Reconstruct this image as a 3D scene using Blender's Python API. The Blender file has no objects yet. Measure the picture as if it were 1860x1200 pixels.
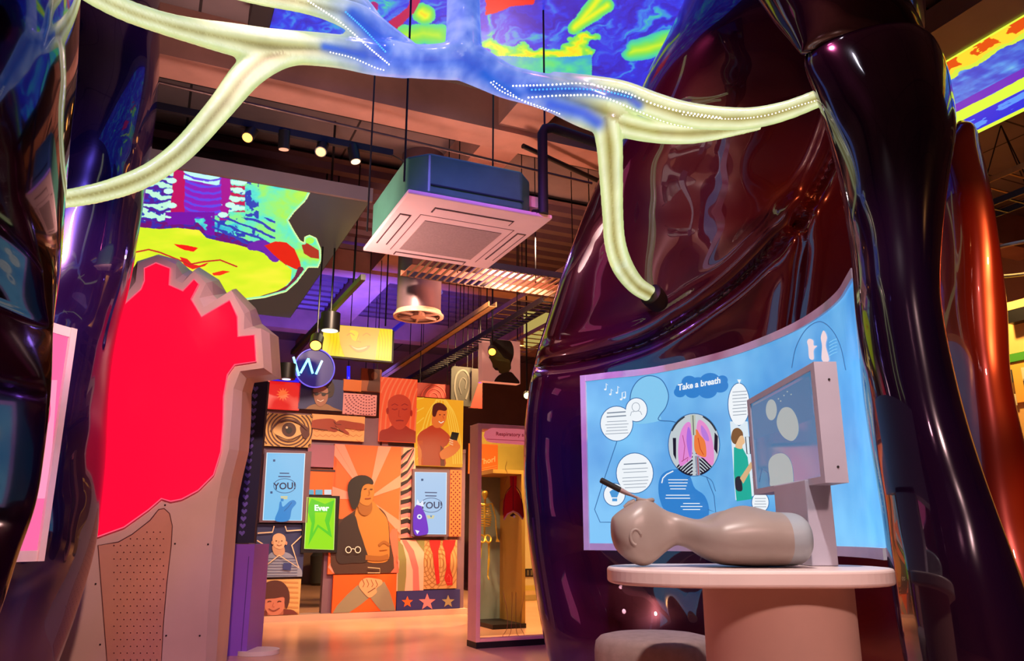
import bpy, bmesh, math, random
import numpy as np
from mathutils import Vector, Matrix
from mathutils.bvhtree import BVHTree
from mathutils.geometry import tessellate_polygon

random.seed(7)
SC = bpy.context.scene
COL = SC.collection
# ------------------------------------------------------------------ camera
FPX, PITCH, EYE = 1436.0, math.radians(14.6), 0.92
cam_d = bpy.data.cameras.new('camera')
cam = bpy.data.objects.new('camera', cam_d); COL.objects.link(cam)
cam.location = (0, 0, EYE); cam.rotation_euler = (math.pi/2 + PITCH, 0, 0)
cam_d.sensor_width = 36; cam_d.lens = 36*FPX/1860; cam_d.clip_start = .05; cam_d.clip_end = 100
SC.camera = cam
SC.view_settings.view_transform = 'Standard'; SC.view_settings.look = 'None'
SC.view_settings.gamma = 1; SC.view_settings.use_curve_mapping = False
SC.view_settings.exposure = 0.0
# ------------------------------------------------------------------ world
W = bpy.data.worlds.new('world'); SC.world = W; W.use_nodes = True
W.node_tree.nodes['Background'].inputs[0].default_value = (.20, .10, .12, 1)
W.node_tree.nodes['Background'].inputs[1].default_value = .05
# room axes: A runs to the right and away, B runs away and to the left
TH = math.radians(24.5)
AX = Vector((math.cos(TH), math.sin(TH), 0)); BX = Vector((-math.sin(TH), math.cos(TH), 0)); ZX = Vector((0, 0, 1))
def R(a, b, z=0): return AX*a + BX*b + ZX*z
# ------------------------------------------------------------------ lights: room lamps and added fills
def lamp(kind, name, loc, power, col, target=None, size=.1, spot=80, blend=.5, sx=None, sy=None):
    d = bpy.data.lights.new(name, kind); d.energy = power; d.color = col
    if kind == 'AREA':
        d.shape = 'RECTANGLE'; d.size = sx or size; d.size_y = sy or size
    else:
        d.shadow_soft_size = size
    if kind == 'SPOT': d.spot_size = math.radians(spot); d.spot_blend = blend
    o = bpy.data.objects.new(name, d); COL.objects.link(o); o.location = loc
    if target is not None:
        o.rotation_euler = (Vector(target) - Vector(loc)).to_track_quat('-Z', 'Y').to_euler()
    return o
WARM = (1, .62, .34); PINK = (1, .42, .50); BLUE = (.10, .08, 1); MAG = (1, .22, .60)
lamp('SPOT', 'track_spot_light', R(1.7, 6.6, 3.7), 390, (1, .70, .48), R(2.0, 9.6, 1.2), .06, 75)
lamp('SPOT', 'track_spot_light', R(3.2, 6.4, 3.7), 390, (1, .70, .48), R(3.0, 9.6, 1.2), .06, 75)
lamp('SPOT', 'floor_wash_light', R(2.6, 7.6, 4.2), 1700, (1, .60, .33), R(2.6, 7.8, 0), .1, 95)
lamp('SPOT', 'floor_wash_light', R(4.6, 9.5, 4.2), 1500, (1, .66, .28), R(4.6, 10.5, 0), .1, 110)
lamp('SPOT', 'heart_fill_light', (-1.0, 2.4, 3.6), 620, (1, .60, .50), (-2.4, 5.8, .9), .08, 60)  # added spot without a fixture, brightens the heart casing
lamp('SPOT', 'ceiling_fill_light', R(.6, 5.2, 2.6), 200, (1, .66, .60), R(1.2, 5.4, 5), .3, 160, 1)  # added fill with no fixture, tints the ceiling slab pink
lamp('SPOT', 'ceiling_fill_light', R(3.0, 7.2, 2.9), 260, (1, .50, .36), R(3.0, 7.4, 5), .3, 150, 1)  # second added fill, unseen source, warms the slab further back
lamp('SPOT', 'blue_uplight', R(2.6, 11.6, 2.9), 900, BLUE, R(2.8, 12.4, 5), .15, 120, .7)
lamp('SPOT', 'table_fill_light', (.35, 1.2, 4.2), 560, (1, .84, .80), (.75, 2.9, .8), .08, 44)  # unseen added spot that lifts the table and mannequin
lamp('SPOT', 'amber_side_light', (3.4, 1.3, 2.9), 420, (1, .42, .12), (2.35, 3.9, 2.1), .04, 60)
lamp('SPOT', 'offscreen_fill_light', (-1.2, -2.6, 4.4), 420, (1, .45, .55), (-1.0, -2.2, 0), .2, 130, 1)  # added lamp behind the camera, brightens the unseen part of the room
lamp('SPOT', 'offscreen_fill_light', (1.6, -1.6, 3.4), 520, (1, .62, .56), (1.0, 2.6, .3), .15, 60, 1)  # added front fill from behind the camera, lightens the pedestal
lamp('SPOT', 'amber_room_light', R(7.5, 5.2, 4.2), 520, (1, .62, .22), R(8.2, 5.6, 1.2), .1, 120, .8)

lamp('SPOT', 'magenta_fill_light', (.4, 2.2, 4.4), 240, (1, .16, .45), (1.9, 5.4, 2.2), .1, 75, .8)  # added spot, throws magenta onto the right lung
lamp('SPOT', 'violet_fill_light', (-.2, 1.6, 4.2), 240, (.30, .22, 1), (-2.6, 4.6, 1.6), .1, 70, .8)  # added spot with no fixture, throws violet onto the left lung
lamp('SPOT', 'violet_fill_light', R(2.3, 7.0, 4.0), 320, (.35, .20, 1), (.9, 5.8, .9), .1, 60, .8)  # added violet spot for the lower right lung
lamp('SPOT', 'violet_fill_light', (-.6, 3.0, 4.3), 420, (.34, .14, 1), (.6, 5.8, .9), .1, 50, .8)  # another added spot, strengthens the violet low on the right lung
lamp('SPOT', 'cassette_fill_light', R(2.0, 5.9, .3), 130, (1, .62, .62), R(1.85, 5.0, 3), .1, 50, .8)  # added fill near the floor, brightens the air conditioner face
lamp('SPOT', 'panel_fill_light', (.7, 1.6, 4.3), 260, (.9, .86, 1), (1.1, 4.9, 1.6), .1, 34, .8)  # added spot to lighten the frame of the blue panel
lamp('SPOT', 'case_fill_light', R(3.9, 7.5, 2.6), 260, (1, .78, .36), R(3.55, 8.6, .7), .06, 100, .8)  # added fill between the case and the skeleton
lamp('SPOT', 'case_fill_light', R(5.2, 11.2, 4.0), 380, (1, .78, .32), R(5.2, 13.0, 1.0), .06, 100, .8)  # added fill that brightens the ochre partition behind

# ------------------------------------------------------------------ maths helpers
cp, sp = math.cos(PITCH), math.sin(PITCH)
def ray(x, y):
    u = (x-930)/FPX; v = (600-y)/FPX
    return Vector((u, cp - v*sp, sp + v*cp))
CAM = Vector((0, 0, EYE))
def onY(x, y, Y): r = ray(x, y); return CAM + r*(Y/r.y)
def onz(x, y, z): r = ray(x, y); return CAM + r*((z-EYE)/r.z)
def onb(x, y, b): r = ray(x, y); return CAM + r*(b/r.dot(BX))
def ona(x, y, a): r = ray(x, y); return CAM + r*(a/r.dot(AX))
def onX(x, y, X): r = ray(x, y); return CAM + r*(X/r.x)
def topx(P):
    d = Vector(P) - CAM
    fz = d.y*cp + d.z*sp; up = -d.y*sp + d.z*cp
    return 930 + FPX*d.x/fz, 600 - FPX*up/fz
def ab(P): return P.dot(AX), P.dot(BX), P.z
def srgb(h):
    if isinstance(h, str):
        c = [int(h[i:i+2], 16)/255 for i in (0, 2, 4)]
    else: c = h
    return tuple((v/12.92 if v <= .04045 else ((v+.055)/1.055)**2.4) for v in c)
def spline(pts, n, closed=False):
    P = np.array(pts, float); m = len(P)
    if closed: P = np.vstack([P[-1], P, P[0], P[1]]); segs = m
    else: P = np.vstack([2*P[0]-P[1], P, 2*P[-1]-P[-2]]); segs = m-1
    out = []
    tot = n if closed else n-1
    for i in range(n):
        t = i*segs/tot; k = min(int(t), segs-1); u = t-k
        a, b, c, d = P[k], P[k+1], P[k+2], P[k+3]
        out.append(.5*((2*b) + (c-a)*u + (2*a-5*b+4*c-d)*u*u + (3*b-a-3*c+d)*u**3))
    return np.array(out)
def hashn(i, j, k):
    h = (i*374761393 + j*668265263 + k*1274126177) & 0x7fffffff
    h = ((h ^ (h >> 13))*1103515245) & 0x7fffffff
    h = ((h ^ (h >> 15))*12345677) & 0x7fffffff
    return (h & 0xffff)/65535.0
def vnoise(x, y, s=0):
    xi = np.floor(x).astype(np.int64); yi = np.floor(y).astype(np.int64)
    fx = x-xi; fy = y-yi; fx = fx*fx*(3-2*fx); fy = fy*fy*(3-2*fy)
    a = hashn(xi, yi, s); b = hashn(xi+1, yi, s); c = hashn(xi, yi+1, s); d = hashn(xi+1, yi+1, s)
    return a*(1-fx)*(1-fy) + b*fx*(1-fy) + c*(1-fx)*fy + d*fx*fy
def fbm(x, y, s=0, o=4):
    t = 0; a = .5
    for k in range(o): t = t + a*vnoise(x*2**k+k*17.3, y*2**k-k*9.1, s+k*7); a *= .5
    return t/(1-.5**o)
def inpoly(x, y, poly):
    ins = np.zeros(x.shape, bool); n = len(poly)
    for i in range(n):
        x1, y1 = poly[i]; x2, y2 = poly[(i+1) % n]
        if y1 == y2: continue
        c = ((y1 > y) != (y2 > y)) & (x < (x2-x1)*(y-y1)/(y2-y1)+x1)
        ins ^= c
    return ins
def distpl(x, y, pl, closed=False):
    d = np.full(x.shape, 1e9); n = len(pl)
    for i in range(n if closed else n-1):
        x1, y1 = pl[i]; x2, y2 = pl[(i+1) % n]
        dx, dy = x2-x1, y2-y1; L = dx*dx+dy*dy+1e-9
        t = np.clip(((x-x1)*dx+(y-y1)*dy)/L, 0, 1)
        d = np.minimum(d, np.hypot(x-x1-t*dx, y-y1-t*dy))
    return d
# ------------------------------------------------------------------ materials
_M = {}
def pm(key, col, rough=.5, metal=0, var=.0, scale=6, bump=0, coat=0, emit=None, es=1, spec=.5, alpha=1, trans=0):
    """procedural principled material, colour varied by noise"""
    if key in _M: return _M[key]
    m = bpy.data.materials.new(key); m.use_nodes = True; nt = m.node_tree; p = nt.nodes['Principled BSDF']
    c = srgb(col); p.inputs['Base Color'].default_value = (*c, 1)
    p.inputs['Roughness'].default_value = rough; p.inputs['Metallic'].default_value = metal
    p.inputs['Coat Weight'].default_value = coat; p.inputs['Coat Roughness'].default_value = .04
    p.inputs['Specular IOR Level'].default_value = spec
    p.inputs['Alpha'].default_value = alpha; p.inputs['Transmission Weight'].default_value = trans
    if emit is not None:
        p.inputs['Emission Color'].default_value = (*srgb(emit), 1); p.inputs['Emission Strength'].default_value = es
    if var or bump:
        tc = nt.nodes.new('ShaderNodeTexCoord'); nz = nt.nodes.new('ShaderNodeTexNoise')
        nz.inputs['Scale'].default_value = scale; nz.inputs['Detail'].default_value = 5
        nt.links.new(tc.outputs['Object'], nz.inputs['Vector'])
        if var:
            r = nt.nodes.new('ShaderNodeValToRGB')
            r.color_ramp.elements[0].position = .3; r.color_ramp.elements[1].position = .7
            r.color_ramp.elements[0].color = (*[v*(1-var) for v in c], 1)
            r.color_ramp.elements[1].color = (*[min(1, v*(1+var)) for v in c], 1)
            nt.links.new(nz.outputs['Fac'], r.inputs['Fac']); nt.links.new(r.outputs['Color'], p.inputs['Base Color'])
        if bump:
            b = nt.nodes.new('ShaderNodeBump'); b.inputs['Strength'].default_value = bump; b.inputs['Distance'].default_value = .01
            nt.links.new(nz.outputs['Fac'], b.inputs['Height']); nt.links.new(b.outputs['Normal'], p.inputs['Normal'])
    _M[key] = m; return m
def glow(col, es=1.0, rough=.35):
    k = 'lit_'+(col if isinstance(col, str) else '_'.join('%.2f' % v for v in col))+'_%g' % es
    return pm(k, '101010', rough, emit=col, es=es)
def ink(col):
    return pm('ink_'+col, col, .55)
# ------------------------------------------------------------------ object helpers
def link(o, parent=None):
    COL.objects.link(o)
    if parent is not None:
        o.parent = parent
        if parent.type == 'EMPTY': o.matrix_parent_inverse = Matrix.Translation(-parent.location)
    return o
def mk(name, verts, faces, mats, parent=None, mi=None, smooth=False, uv=None):
    me = bpy.data.meshes.new(name); me.from_pydata([tuple(v) for v in verts], [], [tuple(f) for f in faces]); me.validate()
    if not isinstance(mats, (list, tuple)): mats = [mats]
    for m in mats: me.materials.append(m)
    if mi is not None and len(mi) == len(me.polygons): me.polygons.foreach_set('material_index', mi)
    if smooth: me.polygons.foreach_set('use_smooth', [True]*len(me.polygons))
    me.update()
    o = bpy.data.objects.new(name, me); link(o, parent)
    return o
def tag(o, label, cat, group=None, kind=None):
    o['label'] = label; o['category'] = cat
    if group: o['group'] = group
    if kind: o['kind'] = kind
    return o
def thing(name, loc, label, cat, group=None):
    o = bpy.data.objects.new(name, None); link(o); o.location = loc; o.empty_display_size = .1
    return tag(o, label, cat, group)
class MB:
    def __init__(s): s.v = []; s.f = []; s.m = []; s.mats = []
    def mat(s, m):
        if m not in s.mats: s.mats.append(m)
        return s.mats.index(m)
    def add(s, v, f, m):
        k = len(s.v); i = s.mat(m); s.v += [tuple(q) for q in v]; s.f += [tuple(j+k for j in q) for q in f]; s.m += [i]*len(f)
        return s
    def box(s, c, ax, ay, az, m):   # centre and half vectors
        c = Vector(c); ax = Vector(ax); ay = Vector(ay); az = Vector(az)
        v = [c+ax*i+ay*j+az*k for i in (-1, 1) for j in (-1, 1) for k in (-1, 1)]
        return s.add(v, [(0, 1, 3, 2), (4, 6, 7, 5), (0, 4, 5, 1), (2, 3, 7, 6), (0, 2, 6, 4), (1, 5, 7, 3)], m)
    def rbox(s, a0, a1, b0, b1, z0, z1, m):  # box in room axes
        return s.box(R((a0+a1)/2, (b0+b1)/2, (z0+z1)/2), AX*((a1-a0)/2), BX*((b1-b0)/2), ZX*((z1-z0)/2), m)
    def cbox(s, x0, x1, y0, y1, z0, z1, m):
        return s.box(((x0+x1)/2, (y0+y1)/2, (z0+z1)/2), ((x1-x0)/2, 0, 0), (0, (y1-y0)/2, 0), (0, 0, (z1-z0)/2), m)
    def tube(s, pts, r, m, n=10, caps=True):
        pts = [Vector(p) for p in pts]; N = len(pts)
        rr = r if isinstance(r, (list, tuple, np.ndarray)) else [r]*N
        v = []; prev = None
        for i, p in enumerate(pts):
            t = (pts[min(i+1, N-1)] - pts[max(i-1, 0)]).normalized()
            if prev is None:
                q = Vector((0, 0, 1)) if abs(t.z) < .9 else Vector((1, 0, 0))
                e = t.cross(q).normalized()
            else: e = (prev - t*prev.dot(t)).normalized()
            prev = e; g = t.cross(e)
            for k in range(n):
                a = 2*math.pi*k/n; v.append(p + (e*math.cos(a)+g*math.sin(a))*rr[i])
        f = [(i*n+k, i*n+(k+1) % n, (i+1)*n+(k+1) % n, (i+1)*n+k) for i in range(N-1) for k in range(n)]
        if caps: f += [tuple(range(n))[::-1], tuple((N-1)*n+k for k in range(n))]
        return s.add(v, f, m)
    def lathe(s, c, axis, prof, m, n=32):   # profile (distance along axis, radius)
        axis = Vector(axis).normalized(); c = Vector(c)
        return s.tube([c+axis*h for h, r in prof], [max(r, 1e-4) for h, r in prof], m, n) if len(prof) > 1 else s
    def build(s, name, parent=None, smooth=False, bevel=0):
        o = mk(name, s.v, s.f, s.mats, parent, s.m, smooth)
        if bevel:
            b = o.modifiers.new('bevel', 'BEVEL'); b.width = bevel; b.segments = 2; b.limit_method = 'ANGLE'; b.angle_limit = .6
        if smooth: sharp(o)
        return o
def sharp(o, ang=.7):
    me = o.data; bm = bmesh.new(); bm.from_mesh(me)
    for e in bm.edges:
        if len(e.link_faces) == 2 and e.calc_face_angle(0) > ang: e.smooth = False
    bm.to_mesh(me); bm.free()
def slab(verts_front, back_vec, m, name, parent=None, mside=None):
    """polygon extruded by back_vec"""
    v = [Vector(p) for p in verts_front]; n = len(v); bv = Vector(back_vec)
    mb = MB(); allv = v + [p+bv for p in v]
    mb.add(allv, [tuple(range(n)), tuple(range(2*n-1, n-1, -1))], m)
    k0 = 0; i = mb.mat(mside or m)
    for j in range(n):
        mb.f.append((j, j+n, (j+1) % n+n, (j+1) % n)); mb.m.append(i)
    return mb.build(name, parent)
# ------------------------------------------------------------------ printing on surfaces
def circ(cx, cy, rx, ry=None, n=28, rot=0, a0=0, a1=2*math.pi):
    ry = rx if ry is None else ry; out = []
    for k in range(n):
        t = a0+(a1-a0)*k/(n if abs(a1-a0-2*math.pi) < 1e-6 else n-1)
        x, y = rx*math.cos(t), ry*math.sin(t)
        out.append((cx+x*math.cos(rot)-y*math.sin(rot), cy+x*math.sin(rot)+y*math.cos(rot)))
    return out
def star(cx, cy, R1, R2, n=5, rot=-math.pi/2, sx=1):
    return [(cx+sx*(R1 if k % 2 == 0 else R2)*math.cos(rot+math.pi*k/n), cy+(R1 if k % 2 == 0 else R2)*math.sin(rot+math.pi*k/n)) for k in range(2*n)]
_TX = {}
def textmesh(s, bold=0.0):
    k = (s, bold)
    if k in _TX: return _TX[k]
    cu = bpy.data.curves.new('t', 'FONT'); cu.body = s; cu.size = 1; cu.align_x = 'CENTER'; cu.offset = bold; cu.resolution_u = 3
    o = bpy.data.objects.new('t', cu); COL.objects.link(o)
    dg = bpy.context.evaluated_depsgraph_get(); me = o.evaluated_get(dg).to_mesh()
    v = [(p.co.x, p.co.y) for p in me.vertices]; f = [tuple(p.vertices) for p in me.polygons]
    o.evaluated_get(dg).to_mesh_clear(); bpy.data.objects.remove(o); bpy.data.curves.remove(cu)
    _TX[k] = (v, f); return v, f
class Print:
    def __init__(s, fmap, lay=.002): s.mb = MB(); s.fm = fmap; s.lay = lay; s.L = 0
    def proj(s, x, y, L):
        p = s.fm(x, y); d = (CAM-p); d.normalize()
        return p + d*(s.lay*L)
    def poly(s, pts, m, L=None, smooth=False, n=48, sub=0):
        if L is None: s.L += 1; L = s.L
        if smooth: pts = [tuple(q) for q in spline(pts, n, True)]
        bm = bmesh.new(); vs = [bm.verts.new((x, y, 0)) for x, y in pts]
        tris = tessellate_polygon([[Vector((x, y, 0)) for x, y in pts]])
        for t in tris:
            try: bm.faces.new([vs[i] for i in t])
            except ValueError: pass
        if sub:
            for _ in range(7):
                es = [e for e in bm.edges if e.calc_length() > sub]
                if not es: break
                bmesh.ops.subdivide_edges(bm, edges=es, cuts=1, use_grid_fill=False)
                bmesh.ops.triangulate(bm, faces=[f for f in bm.faces if len(f.verts) > 3])
        bm.verts.index_update()
        s.mb.add([s.proj(v.co.x, v.co.y, L) for v in bm.verts], [[v.index for v in f.verts] for f in bm.faces], m)
        bm.free(); return s
    def stroke(s, pts, w, m, L=None, closed=False, smooth=False, n=40):
        if L is None: s.L += 1; L = s.L
        if smooth: pts = [tuple(q) for q in spline(pts, n, closed)]
        N = len(pts); v = []
        for i in range(N):
            p0 = pts[(i-1) % N] if (closed or i > 0) else pts[i]; p1 = pts[(i+1) % N] if (closed or i < N-1) else pts[i]
            dx, dy = p1[0]-p0[0], p1[1]-p0[1]; l = math.hypot(dx, dy) or 1
            nx, ny = -dy/l*w/2, dx/l*w/2
            v += [s.proj(pts[i][0]+nx, pts[i][1]+ny, L), s.proj(pts[i][0]-nx, pts[i][1]-ny, L)]
        f = [(2*i, 2*i+1, (2*i+3) % (2*N), (2*i+2) % (2*N)) for i in range(N if closed else N-1)]
        s.mb.add(v, f, m); return s
    def text(s, t, x, y, size, m, L=None, dx=(1, 0), dy=None, bold=0.0):
        """x,y: centre of the baseline; dx: px direction of the line; dy: px direction upwards"""
        if L is None: s.L += 1; L = s.L
        dy = dy or (0, -1)
        v, f = textmesh(t, bold)
        s.mb.add([s.proj(x+(a*dx[0]+b*dy[0])*size, y+(a*dx[1]+b*dy[1])*size, L) for a, b in v], f, m)
        return s
    def lines(s, x0, x1, y0, dy, n, w, m, slope=0, jag=.25, L=None):
        """small illegible copy: rows of thin bars"""
        if L is None: s.L += 1; L = s.L
        for k in range(n):
            e = (x1-x0)*jag*random.random()*.5
            xa, xb = x0+e, x1-e; y = y0+dy*k
            s.stroke([(xa, y+slope*(xa-x0)), (xb, y+slope*(xb-x0))], w, m, L)
        return s
    def build(s, name, parent=None): return s.mb.build(name, parent)
# ================================================================== SETTING
def struct(o): o['kind'] = 'structure'; return o
floor_m = pm('floor_concrete', 'c98f76', .22, 0, .12, 1.1, .03)
slab_m = pm('ceiling_concrete', '7c6a68', .85, 0, .22, 1.3, .3)
def joints(m, s1, s2):
    nt = m.node_tree; p = nt.nodes['Principled BSDF']; src = p.inputs['Base Color'].links[0].from_socket
    tc = nt.nodes.new('ShaderNodeTexCoord'); mp = nt.nodes.new('ShaderNodeMapping'); mp.inputs['Rotation'].default_value = (0, 0, -TH)
    br = nt.nodes.new('ShaderNodeTexBrick'); br.inputs['Scale'].default_value = 1; br.inputs['Brick Width'].default_value = s1; br.inputs['Row Height'].default_value = s2
    br.inputs['Mortar Size'].default_value = .012; br.offset = 0
    br.inputs['Color1'].default_value = (1, 1, 1, 1); br.inputs['Color2'].default_value = (.8, .8, .8, 1); br.inputs['Mortar'].default_value = (.12, .1, .1, 1)
    mx = nt.nodes.new('ShaderNodeMix'); mx.data_type = 'RGBA'; mx.blend_type = 'MULTIPLY'; mx.inputs[0].default_value = 1
    nt.links.new(tc.outputs['Object'], mp.inputs['Vector']); nt.links.new(mp.outputs[0], br.inputs['Vector'])
    nt.links.new(src, mx.inputs[6]); nt.links.new(br.outputs['Color'], mx.inputs[7]); nt.links.new(mx.outputs[2], p.inputs['Base Color'])
joints(slab_m, 1.6, .9)
wall_m = pm('plaster_wall', '9a7468', .8, 0, .1, 2, .05)
ZC = 5.0
A0, A1, B0, B1 = -6.5, 10.5, -5.5, 17.0
mb = MB(); mb.rbox(A0, A1, B0, B1, -.1, 0, floor_m); struct(mb.build('floor'))
mb = MB(); mb.rbox(A0, A1, B0, B1, ZC, ZC+.15, slab_m); struct(mb.build('ceiling'))
for nm, a in (('wall_back', (A0, A1, B1, B1+.1)), ('wall_front', (A0, A1, B0-.1, B0)), ('wall_left', (A0-.1, A0, B0, B1)), ('wall_right', (A1, A1+.1, B0, B1))):
    mb = MB(); mb.rbox(*a, 0, ZC, wall_m); struct(mb.build(nm))
beam_m = pm('painted_beam', 'b58474', .6, 0, .15, 3, .1); dark_m = pm('dark_steel', '1c1618', .5, .3, .1, 8)
def beam(n, a0, a1, b0, b1, z0, m=beam_m):
    mb = MB(); mb.rbox(a0, a1, b0, b1, z0, ZC, m); o = struct(mb.build('trim_%d' % n)); return o
pa = ab(onz(645, 585, 4.6))[0]; pb = ab(onz(690, 590, 4.6))[0]
beam(1, 2.62, 3.02, 5.6, B1, 4.6)
beam(2, -.9, -.5, 5.6, B1, 4.6); beam(3, 6.1, 6.5, 5.6, B1, 4.6)
beam(4, A0, A1, 6.05, 6.4, 4.55); beam(5, A0, A1, 2.2, 2.45, 4.6, dark_m); beam(6, A0, A1, 10.6, 10.9, 4.55); beam(7, A0, A1, 14.2, 14.5, 4.55)

# corrugated decking seen beyond the ceiling unit: ribs across the slab, one sheet
deck_m = pm('corrugated_deck', '6a4f5c', .5, .4, .1, 6)
mb = MB()
b = 8.0; prof = []
while b < 14: prof += [(b, 4.93), (b+.12, 4.93), (b+.15, 4.86), (b+.27, 4.86), (b+.30, 4.93)]; b += .30
v = []; 
for bb, z in prof: v += [R(3.05, bb, z), R(6.08, bb, z)]
mb.add(v, [(2*i, 2*i+1, 2*i+3, 2*i+2) for i in range(len(prof)-1)], deck_m)
struct(mb.build('trim_8'))
mb = MB(); v = []
for bb, z in prof: v += [R(-.48, bb, z), R(2.60, bb, z)]
mb.add(v, [(2*i, 2*i+1, 2*i+3, 2*i+2) for i in range(len(prof)-1)], deck_m); struct(mb.build('trim_9'))

# ================================================================== CEILING SCREENS
def vcol_mat(key, es=1.0, rough=.3):
    m = bpy.data.materials.new(key); m.use_nodes = True; nt = m.node_tree; p = nt.nodes['Principled BSDF']
    at = nt.nodes.new('ShaderNodeVertexColor'); at.layer_name = 'Col'
    p.inputs['Base Color'].default_value = (.02, .02, .02, 1); p.inputs['Roughness'].default_value = rough
    nt.links.new(at.outputs['Color'], p.inputs['Emission Color']); p.inputs['Emission Strength'].default_value = es
    return m
def pixgrid(name, a0, a1, b0, b1, z, na, nb, fn, mat, parent):
    """a lit screen: a fine grid of vertices on the plane z, coloured by the picture it shows"""
    aa, bb = np.meshgrid(np.linspace(a0, a1, na), np.linspace(b0, b1, nb))
    ax, bx = np.array(AX), np.array(BX)
    P = aa[..., None]*ax + bb[..., None]*bx; P[..., 2] = z
    fz = P[..., 1]*cp + (z-EYE)*sp; up = -P[..., 1]*sp + (z-EYE)*cp
    fz = np.where(fz < .2, .2, fz)
    x = 930 + FPX*P[..., 0]/fz; y = 600 - FPX*up/fz
    c = np.clip(fn(x, y, aa, bb), 0, 1)
    c = np.where(c <= .04045, c/12.92, ((c+.055)/1.055)**2.4)
    me = bpy.data.meshes.new(name); n = na*nb
    me.vertices.add(n); me.vertices.foreach_set('co', P.reshape(-1))
    i = (np.arange(nb-1)[:, None]*na + np.arange(na-1)[None]).reshape(-1)
    q = np.stack([i, i+na, i+na+1, i+1], 1)
    me.loops.add(q.size); me.loops.foreach_set('vertex_index', q.reshape(-1))
    me.polygons.add(len(q)); me.polygons.foreach_set('loop_start', np.arange(0, q.size, 4))
    me.update(calc_edges=True); me.validate()
    ca = me.color_attributes.new('Col', 'FLOAT_COLOR', 'POINT')
    ca.data.foreach_set('color', np.dstack([c, np.ones(c.shape[:2])]).astype(np.float32).reshape(-1))
    me.materials.append(mat); o = bpy.data.objects.new(name, me); link(o, parent); return o
def ramp(t, stops):
    t = np.clip(t, 0, 1); xs = [s[0] for s in stops]
    return np.stack([np.interp(t, xs, [int(s[1][i:i+2], 16)/255 for s in stops]) for i in (0, 2, 4)], -1)
def mixc(c, mask, col, hard=True):
    col = np.array([int(col[i:i+2], 16)/255 for i in (0, 2, 4)]) if isinstance(col, str) else col
    m = mask.astype(float)[..., None]; return c*(1-m)+col*m
JET = [(0, '2018a8'), (.28, '1c30d8'), (.42, '2878e0'), (.52, '20a0c8'), (.6, '40d090'), (.68, '80d848'), (.76, 'd8e828'), (.84, 'f8c820'), (.9, 'f06018'), (1, 'e01818')]
screen_m = vcol_mat('screen_picture', 1.15); frame_m = pm('screen_frame', '8a7f80', .5, .2, .05, 5); case_m = pm('screen_case', '2a2626', .5, .2, .05, 5)

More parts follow.
